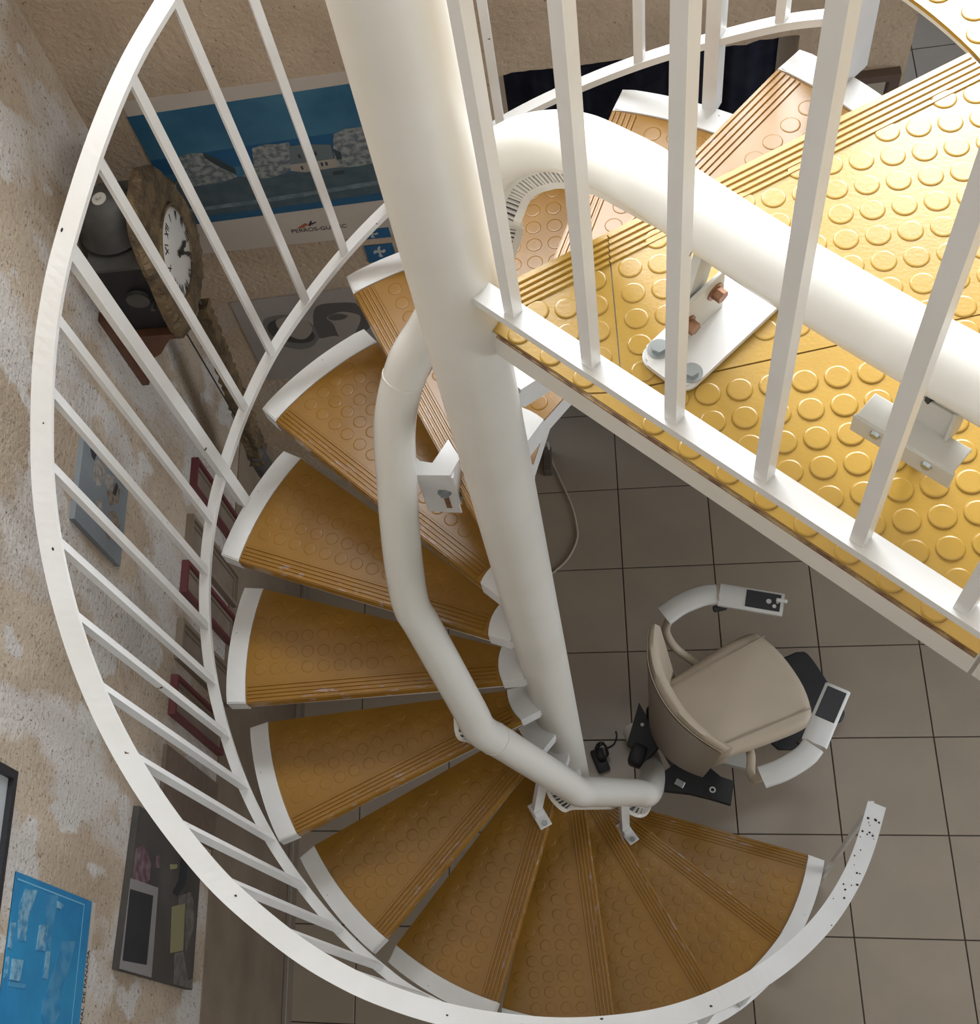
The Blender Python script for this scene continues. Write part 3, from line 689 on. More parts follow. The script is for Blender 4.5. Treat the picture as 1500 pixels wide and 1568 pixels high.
# footrest folded level in front, on its leg
bm = NB(); pad(bm, smooth_poly([(0.10, 0.13), (0.30, 0.135), (0.345, 0.130), (0.367, 0.105), (0.370, 0.0), (0.367, -0.105), (0.345, -0.140), (0.30, -0.145), (0.10, -0.14)], 4), 0.075, 0.098, 0.008); ft = cobj('footrest', bm, black, smooth=50)
bm = NB(); add_box(bm, (0.03, 0, 0.23), (0.075, 0.20, 0.33), bev=0.02, seg=3); cobj('leg_column', bm, vinyl_d, smooth=40)
# carriage round the rail: body, dark wings with their screws, swivel under the seat
bm = NB(); add_box(bm, (-0.165, 0.02, 0.285), (0.20, 0.20, 0.20), bev=0.02, seg=3); ca = cobj('carriage', bm, blackm, smooth=40)
bm = NB(); add_cyl(bm, (-0.08, 0, 0.32), (-0.03, 0, 0.40), 0.05, seg=20); cobj('swivel', bm, blackm)
def plate(nm, pts, z0, z1, M, parent): 
    bm = NB(); add_prism(bm, pts, z0, z1); return cobj(nm, bm, M, parent)
wr = plate('wing', [(-0.300, -0.085), (-0.240, -0.075), (-0.170, -0.130), (-0.150, -0.180), (-0.120, -0.210), (-0.168, -0.272), (-0.222, -0.222), (-0.268, -0.184), (-0.335, -0.142)], 0.285, 0.315, blackm, ca)
bm = NB(); add_lathe(bm, [(0.006, 0), (0.010, 0), (0.010, 0.004), (0.006, 0.004), (0.006, 0)], 18, Matrix.Translation((-0.196, -0.206, 0.314))); cobj('ring_screw', bm, greyp, ca)
bm = NB(); add_box(bm, (-0.279, -0.143, 0.317), (0.022, 0.030, 0.006), Matrix.Rotation(0.6, 3, 'Z'), bev=0.001, seg=1); cobj('metal_clip', bm, steel, ca)
plate('wing', [(-0.262, 0.158), (-0.365, 0.052), (-0.358, 0.028), (-0.382, -0.002), (-0.359, -0.036), (-0.262, 0.002)], 0.275, 0.31, blackm, ca)
bm = NB(); add_cyl(bm, (-0.290, 0.085, 0.31), (-0.290, 0.085, 0.314), 0.006, seg=12); cobj('ring_screw', bm, greyp, ca)
bm = NB(); add_box(bm, (-0.355, 0.000, 0.30), (0.075, 0.050, 0.06), Matrix.Rotation(0.75, 3, 'Z'), bev=0.012); cobj('roller_cover', bm, black, ca, smooth=40)
bm = NB(); add_prism(bm, [(-0.16, -0.10), (-0.06, -0.185), (-0.02, -0.175), (-0.05, -0.05), (-0.12, -0.04)], 0.25, 0.285); cobj('cover_panel', bm, greym, ca)

# ================================================================= CABLES ON THE FLOOR
bm = NB()
cx, cy = 0.088, 0.215
P_ = [(0.140, 0.300, 0.006), (0.142, 0.280, 0.006), (0.130, 0.252, 0.006), (0.105, 0.235, 0.006)]
for k in range(22): P_.append((cx + 0.020 * math.cos(k * 1.15) * (1 + 0.25 * math.sin(k * 2.1)), cy + 0.030 * math.sin(k * 1.15) * (1 + 0.2 * math.cos(k)), 0.03 + 0.0012 * k))
tube(bm, P_, 0.0028, 8, 5); o = obj('charger_cable', bm, black); tag(o, 'black coiled charger cable on the floor beside the foot of the column', 'cable')
bm = NB(); add_box(bm, (0.080, 0.190, 0.016), (0.045, 0.085, 0.030), Matrix.Rotation(0.35, 3, 'Z'), bev=0.006); tag(obj('charger', bm, black, smooth=40), 'small black power adapter lying under the coiled cable by the column', 'charger')
bm = NB(); tube(bm, [(-0.062, 1.455, 0.30 - 0.22), (-0.05, 1.40, 0.006), (-0.011, 1.292, 0.006), (0.020, 1.20, 0.006), (0.034, 1.12, 0.006), (0.033, 1.06, 0.006), (-0.002, 0.985, 0.006), (-0.054, 0.933, 0.006), (-0.10, 0.90, 0.006)], 0.0045, 8, 8)
tag(obj('floor_cable', bm, mat('beige_cable', (0.42, 0.38, 0.31), 0.5)), 'thin beige cable curving across the floor tiles behind the column', 'cable')

bm = NB(); add_box(bm, (-0.066, 1.395, 0.026), (0.034, 0.11, 0.05), bev=0.004, seg=1); tag(obj('cable_box', bm, mat('brown_box', (0.10, 0.08, 0.06), 0.6)), 'small brown junction box on the floor at the end of the beige cable', 'box')
# ================================================================= DOORWAY, CURTAIN, MIRROR
bm = NB(); nC = 90; rows = []
for k in range(nC + 1):
    x = -0.45 + 1.22 * k / nC; y = 1.78 + 0.012 * math.sin(k * 0.62) + 0.006 * math.sin(k * 1.7 + 1)
    rows.append([bm.verts.new((x, y + d, z)) for z in (0.02, 2.75) for d in (0, 0.004)])
for a, b in zip(rows, rows[1:]):
    bm.faces.new((a[0], b[0], b[2], a[2])); bm.faces.new((a[1], a[3], b[3], b[1])); bm.faces.new((a[0], a[1], b[1], b[0])); bm.faces.new((a[2], b[2], b[3], a[3]))
tag(obj('curtain', bm, navy, smooth=80), 'dark navy curtain hanging in the doorway behind the stairs', 'curtain')
TB = Matrix(((1, 0, 0, 0), (0, 0, -1, YB), (0, 1, 0, 0), (0, 0, 0, 1)))      # back wall: (u, v, n) -> world
TL = Matrix(((0, 0, 1, XW), (1, 0, 0, 0), (0, 1, 0, 0), (0, 0, 0, 1)))       # left wall
def flat(T, poly, n0, n1, name, M, parent):
    bm = NB(); vs = add_prism(bm, poly, n0, n1); bmesh.ops.transform(bm, matrix=T, verts=vs); return obj(name, bm, M, parent)
def rpoly(u0, u1, v0, v1): return [(u0, v0), (u1, v0), (u1, v1), (u0, v1)]
def frame_on(T, u0, u1, v0, v1, w, d, M, parent, name='frame'):
    bm = NB()
    for q in (rpoly(u0, u1, v1 - w, v1), rpoly(u0, u1, v0, v0 + w), rpoly(u0, u0 + w, v0 + w, v1 - w), rpoly(u1 - w, u1, v0 + w, v1 - w)):
        vs = add_prism(bm, q, 0.0, d); bmesh.ops.transform(bm, matrix=T, verts=vs)
    return obj(name, bm, M, parent)
def hung(T, name, u0, u1, v0, label, cat, group=None):
    return tag(empty(name, T @ Vector(((u0 + u1) / 2, v0, 0))), label, cat, group)
mr = hung(TB, 'mirror', 0.70, 0.875, 1.75, 'small mirror in a dark brown frame on the back wall right of the doorway', 'mirror')
frame_on(TB, 0.700, 0.872, 1.75, 2.347, 0.022, 0.022, mat('mauve_brown_frame', (0.10, 0.068, 0.052), 0.5), mr); flat(TB, rpoly(0.715, 0.86, 1.765, 2.335), 0.002, 0.008, 'mirror_glass', mirror, mr)

# ================================================================= PICTURES ON THE LEFT WALL
def C_(name, c, r=0.6, c2=None, sc=30): return mat(name, c, r, c2, sc)
# narrow frames in a row
row = [('F1', 0.672, 0.772, 1.02, 1.497, 1), ('F2', 0.470, 0.585, 0.985, 1.497, 0), ('F3', 0.335, 0.435, 0.985, 1.504, 1), ('F4', 0.135, 0.255, 0.99, 1.504, 0), ('F5', -0.030, 0.085, 1.03, 1.515, 1)]
lab = {'F1': 'narrow dark red picture frame nearest the hanging clock pendulum, first in the row', 'F2': 'narrow brown picture frame between the first two dark red ones', 'F3': 'narrow dark red picture frame in the middle of the row of five',
       'F4': 'narrow brown picture frame between the middle and the last dark red ones', 'F5': 'narrow dark red picture frame at the end of the row beside the plain brown panel'}
for nm, u0, u1, v0, v1, red in row:
    t = hung(TL, 'picture_frame', u0, u1, v0, lab[nm], 'picture', 'row of narrow frames on the left wall')
    frame_on(TL, u0, u1, v0, v1, 0.012, 0.022, redfr if red else brownfr, t); frame_on(TL, u0 + 0.012, u1 - 0.012, v0 + 0.012, v1 - 0.012, 0.010, 0.012, brownfr, t, 'inner_border')
    flat(TL, rpoly(u0 + 0.010, u1 - 0.010, v0 + 0.010, v1 - 0.010), 0.001, 0.007, 'picture_panel', brownin, t)
t = hung(TL, 'wall_panel', -0.31, -0.11, 1.03, 'plain dark brown panel on the left wall after the last narrow frame', 'panel')
flat(TL, rpoly(-0.315, -0.118, 1.03, 1.528), 0.0, 0.012, 'panel_board', C_('dark_brown_board', (0.17, 0.125, 0.095), 0.6, (0.145, 0.105, 0.08)), t)
# grey sculpture print
t = hung(TL, 'canvas_print', 0.22, 0.434, 2.0, 'small grey print of a pale stone sculpture on the left wall', 'picture')
flat(TL, rpoly(0.219, 0.434, 2.005, 2.315), 0.0, 0.014, 'canvas', C_('grey_blue_canvas', (0.21, 0.24, 0.26), 0.6, (0.18, 0.20, 0.22), 4), t)
stone = C_('pale_stone_print', (0.36, 0.33, 0.30), 0.7, (0.22, 0.20, 0.18), 60); tan = C_('tan_stone_print', (0.27, 0.22, 0.17), 0.7, (0.14, 0.10, 0.08), 70); dk = C_('dark_print', (0.035, 0.035, 0.045), 0.7)
for M, L in ((stone, [[(0.403, 2.238), (0.432, 2.201), (0.424, 2.177), (0.404, 2.164), (0.362, 2.187), (0.349, 2.215), (0.364, 2.237)], [(0.407, 2.157), (0.423, 2.11), (0.378, 2.119), (0.375, 2.14), (0.378, 2.163)], [(0.309, 2.21), (0.335, 2.172), (0.31, 2.158), (0.299, 2.176)]]),
             (tan, [[(0.408, 2.106), (0.411, 2.061), (0.368, 2.064), (0.341, 2.112), (0.367, 2.145), (0.381, 2.113)], [(0.321, 2.121), (0.339, 2.085), (0.323, 2.035), (0.31, 2.039), (0.306, 2.076)], [(0.30, 2.176), (0.27, 2.15), (0.255, 2.10), (0.27, 2.09), (0.30, 2.13)]]),
             (dk, [[(0.422, 2.275), (0.429, 2.232), (0.405, 2.242), (0.407, 2.26)], [(0.378, 2.108), (0.414, 2.092), (0.41, 2.076), (0.377, 2.089)]])):
    for k, q in enumerate(L): flat(TL, q, 0.014, 0.0146 + 0.0002 * k + (0.0004 if M is dk else 0), 'printed_shape', M, t)
# blue ship print with its caption
t = hung(TL, 'blue_poster', -1.12, -0.592, 1.917, 'bright blue unframed poster with pale ship shapes at the left edge, captioned along the bottom', 'poster')
bl = C_('poster_blue', (0.012, 0.19, 0.42), 0.35, (0.02, 0.25, 0.50), 6); pb = C_('pale_blue_print', (0.22, 0.40, 0.52), 0.5, (0.04, 0.22, 0.42), 55); mb = C_('mid_blue_print', (0.07, 0.27, 0.46), 0.5, (0.02, 0.20, 0.42), 28)
flat(TL, rpoly(-1.13, -0.592, 1.905, 2.362), 0.0, 0.0015, 'caption_strip', paper, t)
flat(TL, rpoly(-1.13, -0.592, 1.932, 2.362), 0.0, 0.003, 'sheet', bl, t)
line = C_('light_blue_line', (0.16, 0.42, 0.60), 0.5)
flat(TL, rpoly(-1.10, -0.604, 1.977, 1.980), 0.003, 0.0034, 'border_line', line, t); flat(TL, rpoly(-0.607, -0.604, 1.98, 2.352), 0.003, 0.0034, 'border_line', line, t)
for M, L in ((mb, [[(-0.614, 2.209), (-0.607, 2.133), (-0.671, 2.143), (-0.725, 2.145), (-0.71, 2.169)], [(-0.697, 2.085), (-0.688, 2.006), (-0.749, 2.029), (-0.826, 2.076), (-0.813, 2.138), (-0.739, 2.102)], [(-0.802, 2.329), (-0.801, 2.242), (-0.81, 2.248), (-0.812, 2.334)], [(-0.824, 2.153), (-0.808, 2.081), (-0.842, 2.051), (-0.90, 2.111), (-0.855, 2.152)]]),
             (pb, [[(-0.66, 2.331), (-0.619, 2.309), (-0.613, 2.247), (-0.674, 2.278), (-0.719, 2.277), (-0.723, 2.315)], [(-0.693, 2.358), (-0.69, 2.335), (-0.743, 2.339), (-0.74, 2.358)], [(-0.68, 2.216), (-0.671, 2.172), (-0.728, 2.173), (-0.73, 2.219)], [(-0.727, 2.164), (-0.725, 2.145), (-0.782, 2.142), (-0.782, 2.166)], [(-0.761, 2.36), (-0.757, 2.347), (-0.797, 2.347), (-0.799, 2.36)], [(-0.759, 2.33), (-0.757, 2.279), (-0.799, 2.283), (-0.799, 2.33)], [(-0.619, 2.139), (-0.622, 2.103), (-0.634, 2.114), (-0.633, 2.135)]])):
    for k, q in enumerate(L): flat(TL, q, 0.003, 0.0034 + 0.0002 * k + (0.0008 if M is pb else 0), 'printed_shape', M, t)
text_mesh('CANAL DE PANAMA', 0.0215, ink, 'caption', t, TL @ Matrix.Translation((-0.793, 1.919, 0.0020)), 0.0003, 0.96)
# dark still life on canvas
t = hung(TL, 'still_life_canvas', -0.722, -0.325, 1.165, 'dark still life canvas with purple flowers and a white-edged black shape, beside the blue poster', 'picture')
flat(TL, [(-0.722, 1.165), (-0.325, 1.165), (-0.325, 1.715), (-0.724, 1.757)], 0.0, 0.018, 'canvas', C_('dark_taupe_canvas', (0.075, 0.066, 0.058), 0.7, (0.05, 0.045, 0.042), 5), t)
SL = {'purple_paint': ((0.10, 0.045, 0.06), (0.17, 0.12, 0.13), [[(-0.433, 1.715), (-0.413, 1.657), (-0.446, 1.593), (-0.49, 1.594), (-0.521, 1.653), (-0.507, 1.703), (-0.503, 1.720)], [(-0.422, 1.558), (-0.418, 1.53), (-0.448, 1.522), (-0.453, 1.556)]]),
      'pale_paint': ((0.25, 0.235, 0.235), None, [[(-0.507, 1.733), (-0.499, 1.522), (-0.721, 1.517), (-0.722, 1.752)], [(-0.49, 1.253), (-0.487, 1.237), (-0.559, 1.206), (-0.561, 1.226)]]),
      'black_paint': ((0.022, 0.022, 0.026), None, [[(-0.533, 1.732), (-0.524, 1.557), (-0.695, 1.562), (-0.702, 1.738)], [(-0.375, 1.339), (-0.395, 1.286), (-0.459, 1.301), (-0.496, 1.361), (-0.492, 1.4), (-0.453, 1.357), (-0.406, 1.354)]]),
      'olive_paint': ((0.25, 0.23, 0.12), None, [[(-0.53, 1.397), (-0.504, 1.289), (-0.629, 1.277), (-0.647, 1.381)], [(-0.425, 1.441), (-0.416, 1.383), (-0.428, 1.387), (-0.438, 1.437)]]),
      'grey_paint': ((0.15, 0.14, 0.13), (0.10, 0.085, 0.075), [[(-0.494, 1.347), (-0.47, 1.25), (-0.49, 1.22), (-0.553, 1.196), (-0.628, 1.249), (-0.503, 1.281), (-0.518, 1.34)], [(-0.643, 1.345), (-0.631, 1.276), (-0.703, 1.213), (-0.69, 1.177), (-0.719, 1.169), (-0.721, 1.331)]])}
lv = 0
for nm, (c, c2, L) in SL.items():
    for q in L: lv += 1; flat(TL, q, 0.018, 0.0183 + 0.0002 * lv, 'painted_shape', C_(nm, c, 0.7, c2, 40), t)
# black framed picture at the edge of the view
t = hung(TL, 'framed_print', -0.80, -0.405, 2.415, 'pale print in a thin black frame at the left edge, above the blue poster', 'picture')
frame_on(TL, -0.80, -0.407, 2.452, 2.94, 0.018, 0.022, black, t); flat(TL, rpoly(-0.79, -0.417, 2.462, 2.93), 0.002, 0.010, 'print', C_('pale_grey_print', (0.40, 0.42, 0.44), 0.3), t)

# ================================================================= POSTERS ON THE BACK WALL
t = hung(TB, 'seaside_poster', -0.93, -0.22, 1.91, 'large blue seaside poster with pale rocks and a white caption border, on the back wall', 'poster')
flat(TB, rpoly(-0.932, -0.215, 1.911, 2.575), 0.0, 0.0020, 'sheet', paper, t)
flat(TB, [(-0.932, 2.053), (-0.215, 2.075), (-0.215, 2.535), (-0.935, 2.519)], 0.0010, 0.0026, 'sky', C_('poster_sky', (0.022, 0.10, 0.18), 0.55, (0.045, 0.15, 0.235), 5), t)
rk_ = C_('pale_rock_print', (0.28, 0.29, 0.275), 0.7, (0.10, 0.12, 0.135), 60); sea = C_('deep_sea_print', (0.012, 0.085, 0.19), 0.55)
PS = [('sea', sea, [[(-0.932, 2.345), (-0.215, 2.372), (-0.215, 2.28), (-0.932, 2.28)]]),
      ('foreshore', C_('foreshore_print', (0.07, 0.10, 0.115), 0.7, (0.05, 0.08, 0.10), 30), [[(-0.932, 2.25), (-0.728, 2.236), (-0.583, 2.231), (-0.215, 2.225), (-0.215, 2.095), (-0.572, 2.09), (-0.932, 2.085)]]),
      ('shallows', C_('shallows_print', (0.015, 0.085, 0.17), 0.6), [[(-0.932, 2.085), (-0.572, 2.092), (-0.215, 2.112), (-0.215, 2.076), (-0.932, 2.054)]]),
      ('foam', C_('foam_print', (0.16, 0.20, 0.22), 0.7, (0.09, 0.13, 0.15), 40), [[(-0.932, 2.125), (-0.678, 2.135), (-0.368, 2.156), (-0.215, 2.165), (-0.215, 2.15), (-0.368, 2.139), (-0.684, 2.117), (-0.932, 2.112)]]),
      ('rock', rk_, [[(-0.851, 2.348), (-0.819, 2.354), (-0.788, 2.349), (-0.758, 2.322), (-0.747, 2.287), (-0.727, 2.24), (-0.776, 2.224), (-0.855, 2.221), (-0.90, 2.24), (-0.869, 2.287)], [(-0.658, 2.344), (-0.621, 2.354), (-0.591, 2.348), (-0.559, 2.35), (-0.561, 2.31), (-0.583, 2.239), (-0.628, 2.222), (-0.661, 2.22), (-0.712, 2.238), (-0.67, 2.281)], [(-0.443, 2.359), (-0.414, 2.373), (-0.369, 2.373), (-0.30, 2.34), (-0.27, 2.24), (-0.413, 2.224), (-0.46, 2.229), (-0.457, 2.29)]]),
      ('roof', C_('slate_roof_print', (0.12, 0.145, 0.155), 0.7), [[(-0.562, 2.335), (-0.525, 2.335), (-0.457, 2.322), (-0.46, 2.266), (-0.577, 2.263)]]),
      ('house', C_('house_print', (0.33, 0.29, 0.245), 0.7), [[(-0.577, 2.263), (-0.457, 2.266), (-0.46, 2.231), (-0.546, 2.226), (-0.581, 2.239)]]),
      ('house_window', dk, [[(x, z), (x + 0.006, z), (x + 0.006, z + 0.015), (x, z + 0.015)] for x, z in ((-0.552, 2.238), (-0.498, 2.243), (-0.486, 2.243), (-0.548, 2.285), (-0.505, 2.288))]),
      ('trees', C_('dark_tree_print', (0.03, 0.045, 0.05), 0.7), [[(-0.787, 2.352), (-0.758, 2.322), (-0.723, 2.274), (-0.725, 2.249), (-0.758, 2.285), (-0.788, 2.332)], [(-0.454, 2.306), (-0.437, 2.287), (-0.44, 2.262), (-0.453, 2.261)], [(-0.475, 2.212), (-0.445, 2.214), (-0.445, 2.202), (-0.475, 2.200)]])]
lv = 0
for nm, M, L in PS:
    lv += 1
    for q in L: flat(TB, q, 0.0026, 0.0028 + 0.00025 * lv, 'printed_' + nm, M, t)
text_mesh('PERROS-GUIREC', 0.0235, C_('caption_dark', (0.05, 0.035, 0.04), 0.6), 'caption', t, TB @ Matrix.Translation((-0.565, 1.972, 0.0024)), 0.0003, 0.92)
for nm, c, q in (('orange_mark', (0.40, 0.10, 0.04), [(-0.625, 1.985), (-0.598, 2.004), (-0.590, 1.998), (-0.606, 1.984)]), ('dark_mark', (0.03, 0.02, 0.03), [(-0.592, 1.990), (-0.580, 2.012), (-0.576, 2.010), (-0.584, 1.990)]), ('dark_mark', (0.03, 0.02, 0.03), [(-0.584, 1.998), (-0.567, 2.006), (-0.566, 2.002), (-0.580, 1.994)])):
    flat(TB, q, 0.002, 0.0026, nm, C_(nm + '_ink', c, 0.6), t)
# two little blue cards with a white fleur-de-lis
fl = [(-0.415, 1.864), (-0.412, 1.856), (-0.416, 1.843), (-0.41, 1.84), (-0.404, 1.847), (-0.400, 1.837), (-0.408, 1.827), (-0.413, 1.832), (-0.417, 1.829), (-0.413, 1.811), (-0.418, 1.807), (-0.425, 1.813), (-0.421, 1.829), (-0.427, 1.832), (-0.436, 1.826), (-0.436, 1.840), (-0.428, 1.846), (-0.424, 1.841), (-0.422, 1.854)]
for u0, u1, v0, v1, dv, lb in ((-0.458, -0.377, 1.785, 1.868, 0.0, 'lower blue card with a white fleur-de-lis, stuck under the seaside poster'), (-0.455, -0.374, 1.900, 1.945, 0.075, 'upper blue card with a white fleur-de-lis, touching the seaside poster')):
    t = hung(TB, 'blue_card', u0, u1, v0, lb, 'card', 'blue cards on the back wall')
    flat(TB, rpoly(u0, u1, v0, v1), 0.0022, 0.0036, 'card', C_('card_blue', (0.018, 0.10, 0.22), 0.5), t)
    flat(TB, [(u, min(v + dv, v1 - 0.001)) for u, v in fl] if dv == 0 else [(u - 0.006, 1.90 + max(0.001, (v - 1.80) * 0.62)) for u, v in fl], 0.0036, 0.0040, 'fleur_de_lis', C_('card_white', (0.42, 0.42, 0.40), 0.6), t)
# grey still life print with cup and saucer
t = hung(TB, 'cup_print', -0.93, -0.42, 1.16, 'grey print of a cup and saucer, slightly curled, on the back wall behind the treads', 'picture')
flat(TB, [(-0.925, 1.155), (-0.42, 1.185), (-0.42, 1.672), (-0.917, 1.645)], 0.0, 0.004, 'sheet', C_('grey_paper', (0.36, 0.32, 0.29), 0.6, (0.30, 0.265, 0.24), 4), t)
CP_ = [('shade', (0.10, 0.09, 0.085), [(-0.66, 1.582), (-0.585, 1.592), (-0.528, 1.574), (-0.48, 1.50), (-0.553, 1.401), (-0.592, 1.375), (-0.638, 1.405), (-0.692, 1.4), (-0.693, 1.472)]),
       ('saucer', (0.16, 0.15, 0.14), [(-0.845, 1.521), (-0.817, 1.548), (-0.76, 1.55), (-0.70, 1.50), (-0.69, 1.42), (-0.70, 1.385), (-0.73, 1.348), (-0.778, 1.344), (-0.825, 1.381), (-0.851, 1.45)]),
       ('saucer_well', (0.055, 0.05, 0.048), [(-0.835, 1.50), (-0.80, 1.53), (-0.74, 1.52), (-0.71, 1.47), (-0.703, 1.41), (-0.731, 1.381), (-0.773, 1.384), (-0.813, 1.412), (-0.838, 1.448)]),
       ('cup', (0.30, 0.26, 0.225), [(-0.797, 1.529), (-0.751, 1.544), (-0.715, 1.523), (-0.702, 1.489), (-0.702, 1.45), (-0.733, 1.406), (-0.766, 1.412), (-0.8, 1.466), (-0.806, 1.499)]),
       ('bowl', (0.30, 0.26, 0.23), [(-0.641, 1.518), (-0.595, 1.541), (-0.557, 1.527), (-0.538, 1.5), (-0.563, 1.434), (-0.594, 1.383), (-0.625, 1.397), (-0.629, 1.477)]),
       ('bowl_inside', (0.10, 0.09, 0.083), [(-0.636, 1.521), (-0.605, 1.535), (-0.575, 1.518), (-0.596, 1.499), (-0.629, 1.5)])]
for k, (nm, c, q) in enumerate(CP_): flat(TB, smooth_poly(q, 4), 0.004, 0.0044 + 0.0003 * k, 'printed_' + nm, C_('print_' + nm, c, 0.7), t)

# ================================================================= WALL CLOCK ON ITS BRACKET
bk_ = tag(empty('clock_shelf', (-1.0, 0.93, 1.95)), 'reddish wooden wall bracket carrying the old clock in the corner', 'shelf')
bm = NB(); add_box(bm, (-0.955, 0.935, 2.165), (0.185, 0.300, 0.022), bev=0.003, seg=1); obj('shelf_board', bm, wood, bk_)
bm = NB(); add_box(bm, (-1.040, 0.935, 2.095), (0.018, 0.30, 0.12)); add_box(bm, (-1.040, 0.787, 2.12), (0.020, 0.026, 0.34)); obj('back_board', bm, wood, bk_)
for y in (0.805, 1.06):
    bm = NB(); lo = [(-1.049, 1.945), (-1.030, 1.945), (-1.005, 2.04), (-0.955, 2.075), (-0.925, 2.12), (-0.900, 2.154), (-1.049, 2.154)]
    vs = add_prism(bm, lo, -0.011, 0.011)
    bmesh.ops.transform(bm, matrix=Matrix(((1, 0, 0, 0), (0, 0, -1, y), (0, 1, 0, 0), (0, 0, 0, 1))), verts=vs); obj('console', bm, wood, bk_)
ck = tag(empty('wall_clock', (-0.95, 0.94, 2.177)), 'old pendulum clock with embossed brass front, white enamel dial and grey bell', 'clock')
bm = NB(); add_box(bm, (-0.942, 0.935, 2.315), (0.120, 0.25, 0.276), bev=0.002, seg=1); cs = obj('movement_case', bm, blackm, ck)
bm = NB(); add_box(bm, (-0.942, 0.935, 2.458), (0.150, 0.262, 0.012)); obj('case_top', bm, iron, cs)
bm = NB(); add_cyl(bm, (-0.93, 0.808, 2.33), (-0.93, 0.795, 2.33), 0.03, seg=20); add_cyl(bm, (-0.90, 0.806, 2.30), (-0.90, 0.785, 2.30), 0.006, seg=10); obj('winding_drum', bm, iron, cs)
bm = NB(); add_lathe(bm, [(0.0, 0.100), (0.035, 0.096), (0.062, 0.080), (0.075, 0.050), (0.080, 0.020), (0.092, 0.0), (0.086, 0.0), (0.07, 0.03), (0, 0.05)], 28, Matrix.Translation((-0.955, 0.93, 2.475))); be = obj('bell', bm, iron, ck, smooth=60)
bm = NB(); add_lathe(bm, [(0, 0), (0.018, 0), (0.018, 0.003), (0.006, 0.004), (0.006, 0.012), (0, 0.012)], 20, Matrix.Translation((-0.955, 0.93, 2.574))); obj('bell_nut', bm, greym, be)
out = [(0.981, 2.594), (1.055, 2.525), (1.099, 2.439), (1.128, 2.35), (1.134, 2.251), (1.115, 2.17), (1.087, 2.111), (1.03, 2.085), (0.964, 2.091), (0.89, 2.10), (0.822, 2.129), (0.775, 2.18), (0.756, 2.252), (0.765, 2.33), (0.782, 2.408), (0.795, 2.50), (0.82, 2.57), (0.865, 2.598), (0.93, 2.605)]
sm = smooth_poly(out, 4); cy_, cz_ = 0.944, 2.325
bm = NB(); rings = []
TD = Matrix(((0, 0, 1, -0.872), (1, 0, 0, 0), (0, 1, 0, 0), (0, 0, 0, 1)))
for f, d in ((1.0, 0.0), (1.0, 0.010), (0.95, 0.022), (0.85, 0.030), (0.72, 0.026), (0.60, 0.020)):
    vs = []
    for k, (y, z) in enumerate(sm):
        u, v = cy_ + (y - cy_) * f, cz_ + (z - cz_) * f
        e_ = 0.007 * noise.noise(Vector((u * 26, v * 26, 1.7))) + 0.005 * noise.noise(Vector((u * 60, v * 60, 0)))
        w = 0.006 * noise.noise(Vector((u * 30, v * 30, 9)))
        vs.append(bm.verts.new(TD @ Vector((u + w, v + w, d + (e_ if d > 0.005 else 0)))))
    rings.append(vs)
nn = len(sm)
for A, B in zip(rings, rings[1:]):
    for k in range(nn): bm.faces.new((A[k], A[(k + 1) % nn], B[(k + 1) % nn], B[k]))
bm.faces.new(rings[-1]); bm.faces.new(rings[0][::-1]); fr = obj('embossed_front', bm, brass, ck, smooth=35)
bm = NB(); add_lathe(bm, [(0, 0.006), (0.06, 0.005), (0.105, 0.001), (0.117, -0.006), (0.117, -0.015)], 48, Matrix(((0, 0, 1, -0.846), (1, 0, 0, 0.944), (0, 1, 0, 2.310), (0, 0, 0, 1)))); di = obj('dial', bm, enamel, ck, smooth=60)
bm = NB(); add_lathe(bm, [(0.117, -0.010), (0.119, 0.002), (0.125, 0.002), (0.128, -0.012)], 48, Matrix(((0, 0, 1, -0.846), (1, 0, 0, 0.944), (0, 1, 0, 2.310), (0, 0, 0, 1)))); obj('dial_ring', bm, brass, ck, smooth=40)
for k, tx_ in enumerate(('XII', 'I', 'II', 'III', 'IIII', 'V', 'VI', 'VII', 'VIII', 'IX', 'X', 'XI')):
    a = -k * PI / 6
    T = Matrix(((0, 0, 1, -0.8435), (1, 0, 0, 0.944), (0, 1, 0, 2.310), (0, 0, 0, 1))) @ Matrix.Rotation(a, 4, 'Z') @ Matrix.Translation((0, 0.088, 0))
    text_mesh(tx_, 0.043, ink, 'numeral', di, T, 0.0006, 0.72)
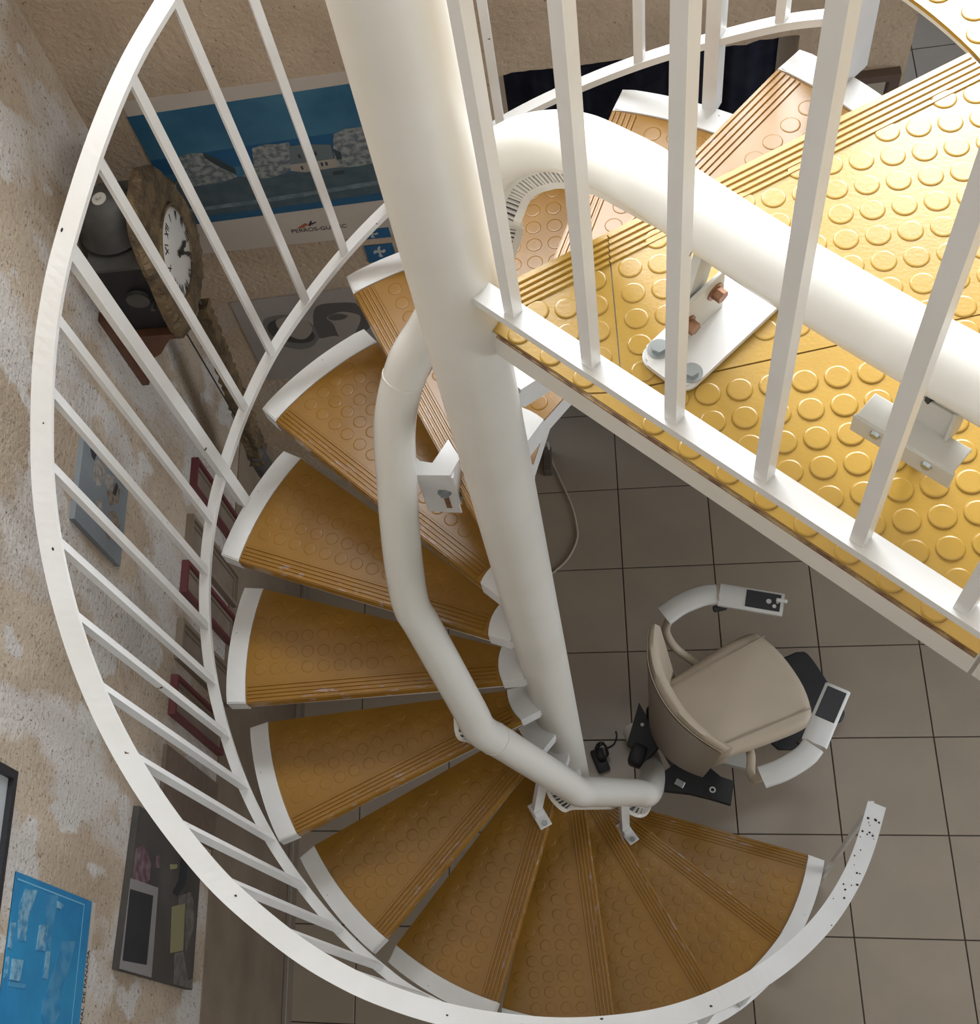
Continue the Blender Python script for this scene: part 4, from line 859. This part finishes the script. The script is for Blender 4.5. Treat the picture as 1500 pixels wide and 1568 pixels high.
TC = Matrix(((0, 0, 1, -0.837), (1, 0, 0, 0.944), (0, 1, 0, 2.310), (0, 0, 0, 1)))
for a, L, w in ((math.radians(-115), 0.058, 0.010), (math.radians(-150), 0.085, 0.007)):
    bm = NB(); vs = add_prism(bm, [(-w / 2, -0.02), (w / 2, -0.02), (w / 2, L * 0.6), (w, L * 0.68), (0, L), (-w, L * 0.68), (-w / 2, L * 0.6)], 0, 0.002)
    bmesh.ops.transform(bm, matrix=TC @ Matrix.Rotation(a, 4, 'Z'), verts=vs); obj('clock_hand', bm, ink, di)
bm = NB(); add_cyl(bm, (-0.838, 0.944, 2.31), (-0.830, 0.944, 2.31), 0.008, seg=14); obj('hand_boss', bm, ink, di)
# pendulum rod swung aside, cord with its weight
bm = NB(); N_ = 40; ring = []
for k in range(N_ + 1):
    f = k / N_; c = Vector((-0.90, 1.020 - 0.150 * f, 1.95 - 0.66 * f)); w = 0.022 + 0.020 * f + 0.004 * math.sin(k * 1.9)
    d = 0.020 + 0.004 * math.sin(k * 2.7)
    ring.append([bm.verts.new(c + Vector((sx * d, sy * w, -0.25 * sy * w))) for sx, sy in ((-1, -1), (1, -1), (1, 1), (-1, 1))])
for A, B in zip(ring, ring[1:]):
    for k in range(4): bm.faces.new((A[k], A[(k + 1) % 4], B[(k + 1) % 4], B[k]))
bm.faces.new(ring[0]); bm.faces.new(ring[-1][::-1]); obj('pendulum', bm, brass, ck, smooth=30)
bm = NB(); add_cyl(bm, (-0.90, 1.02, 2.11), (-0.90, 1.02, 1.90), 0.004, seg=8); obj('pendulum_rod', bm, iron, ck)
bm = NB(); add_cyl(bm, (-0.89, 0.852, 2.16), (-0.89, 0.852, 1.35), 0.0022, seg=6); obj('cord', bm, ink, ck)
bm = NB(); add_lathe(bm, [(0, 0), (0.028, 0), (0.030, 0.01), (0.030, 0.16), (0.012, 0.18), (0, 0.18)], 20, Matrix.Translation((-0.90, 0.862, 1.17))); obj('weight', bm, iron, ck, smooth=40)
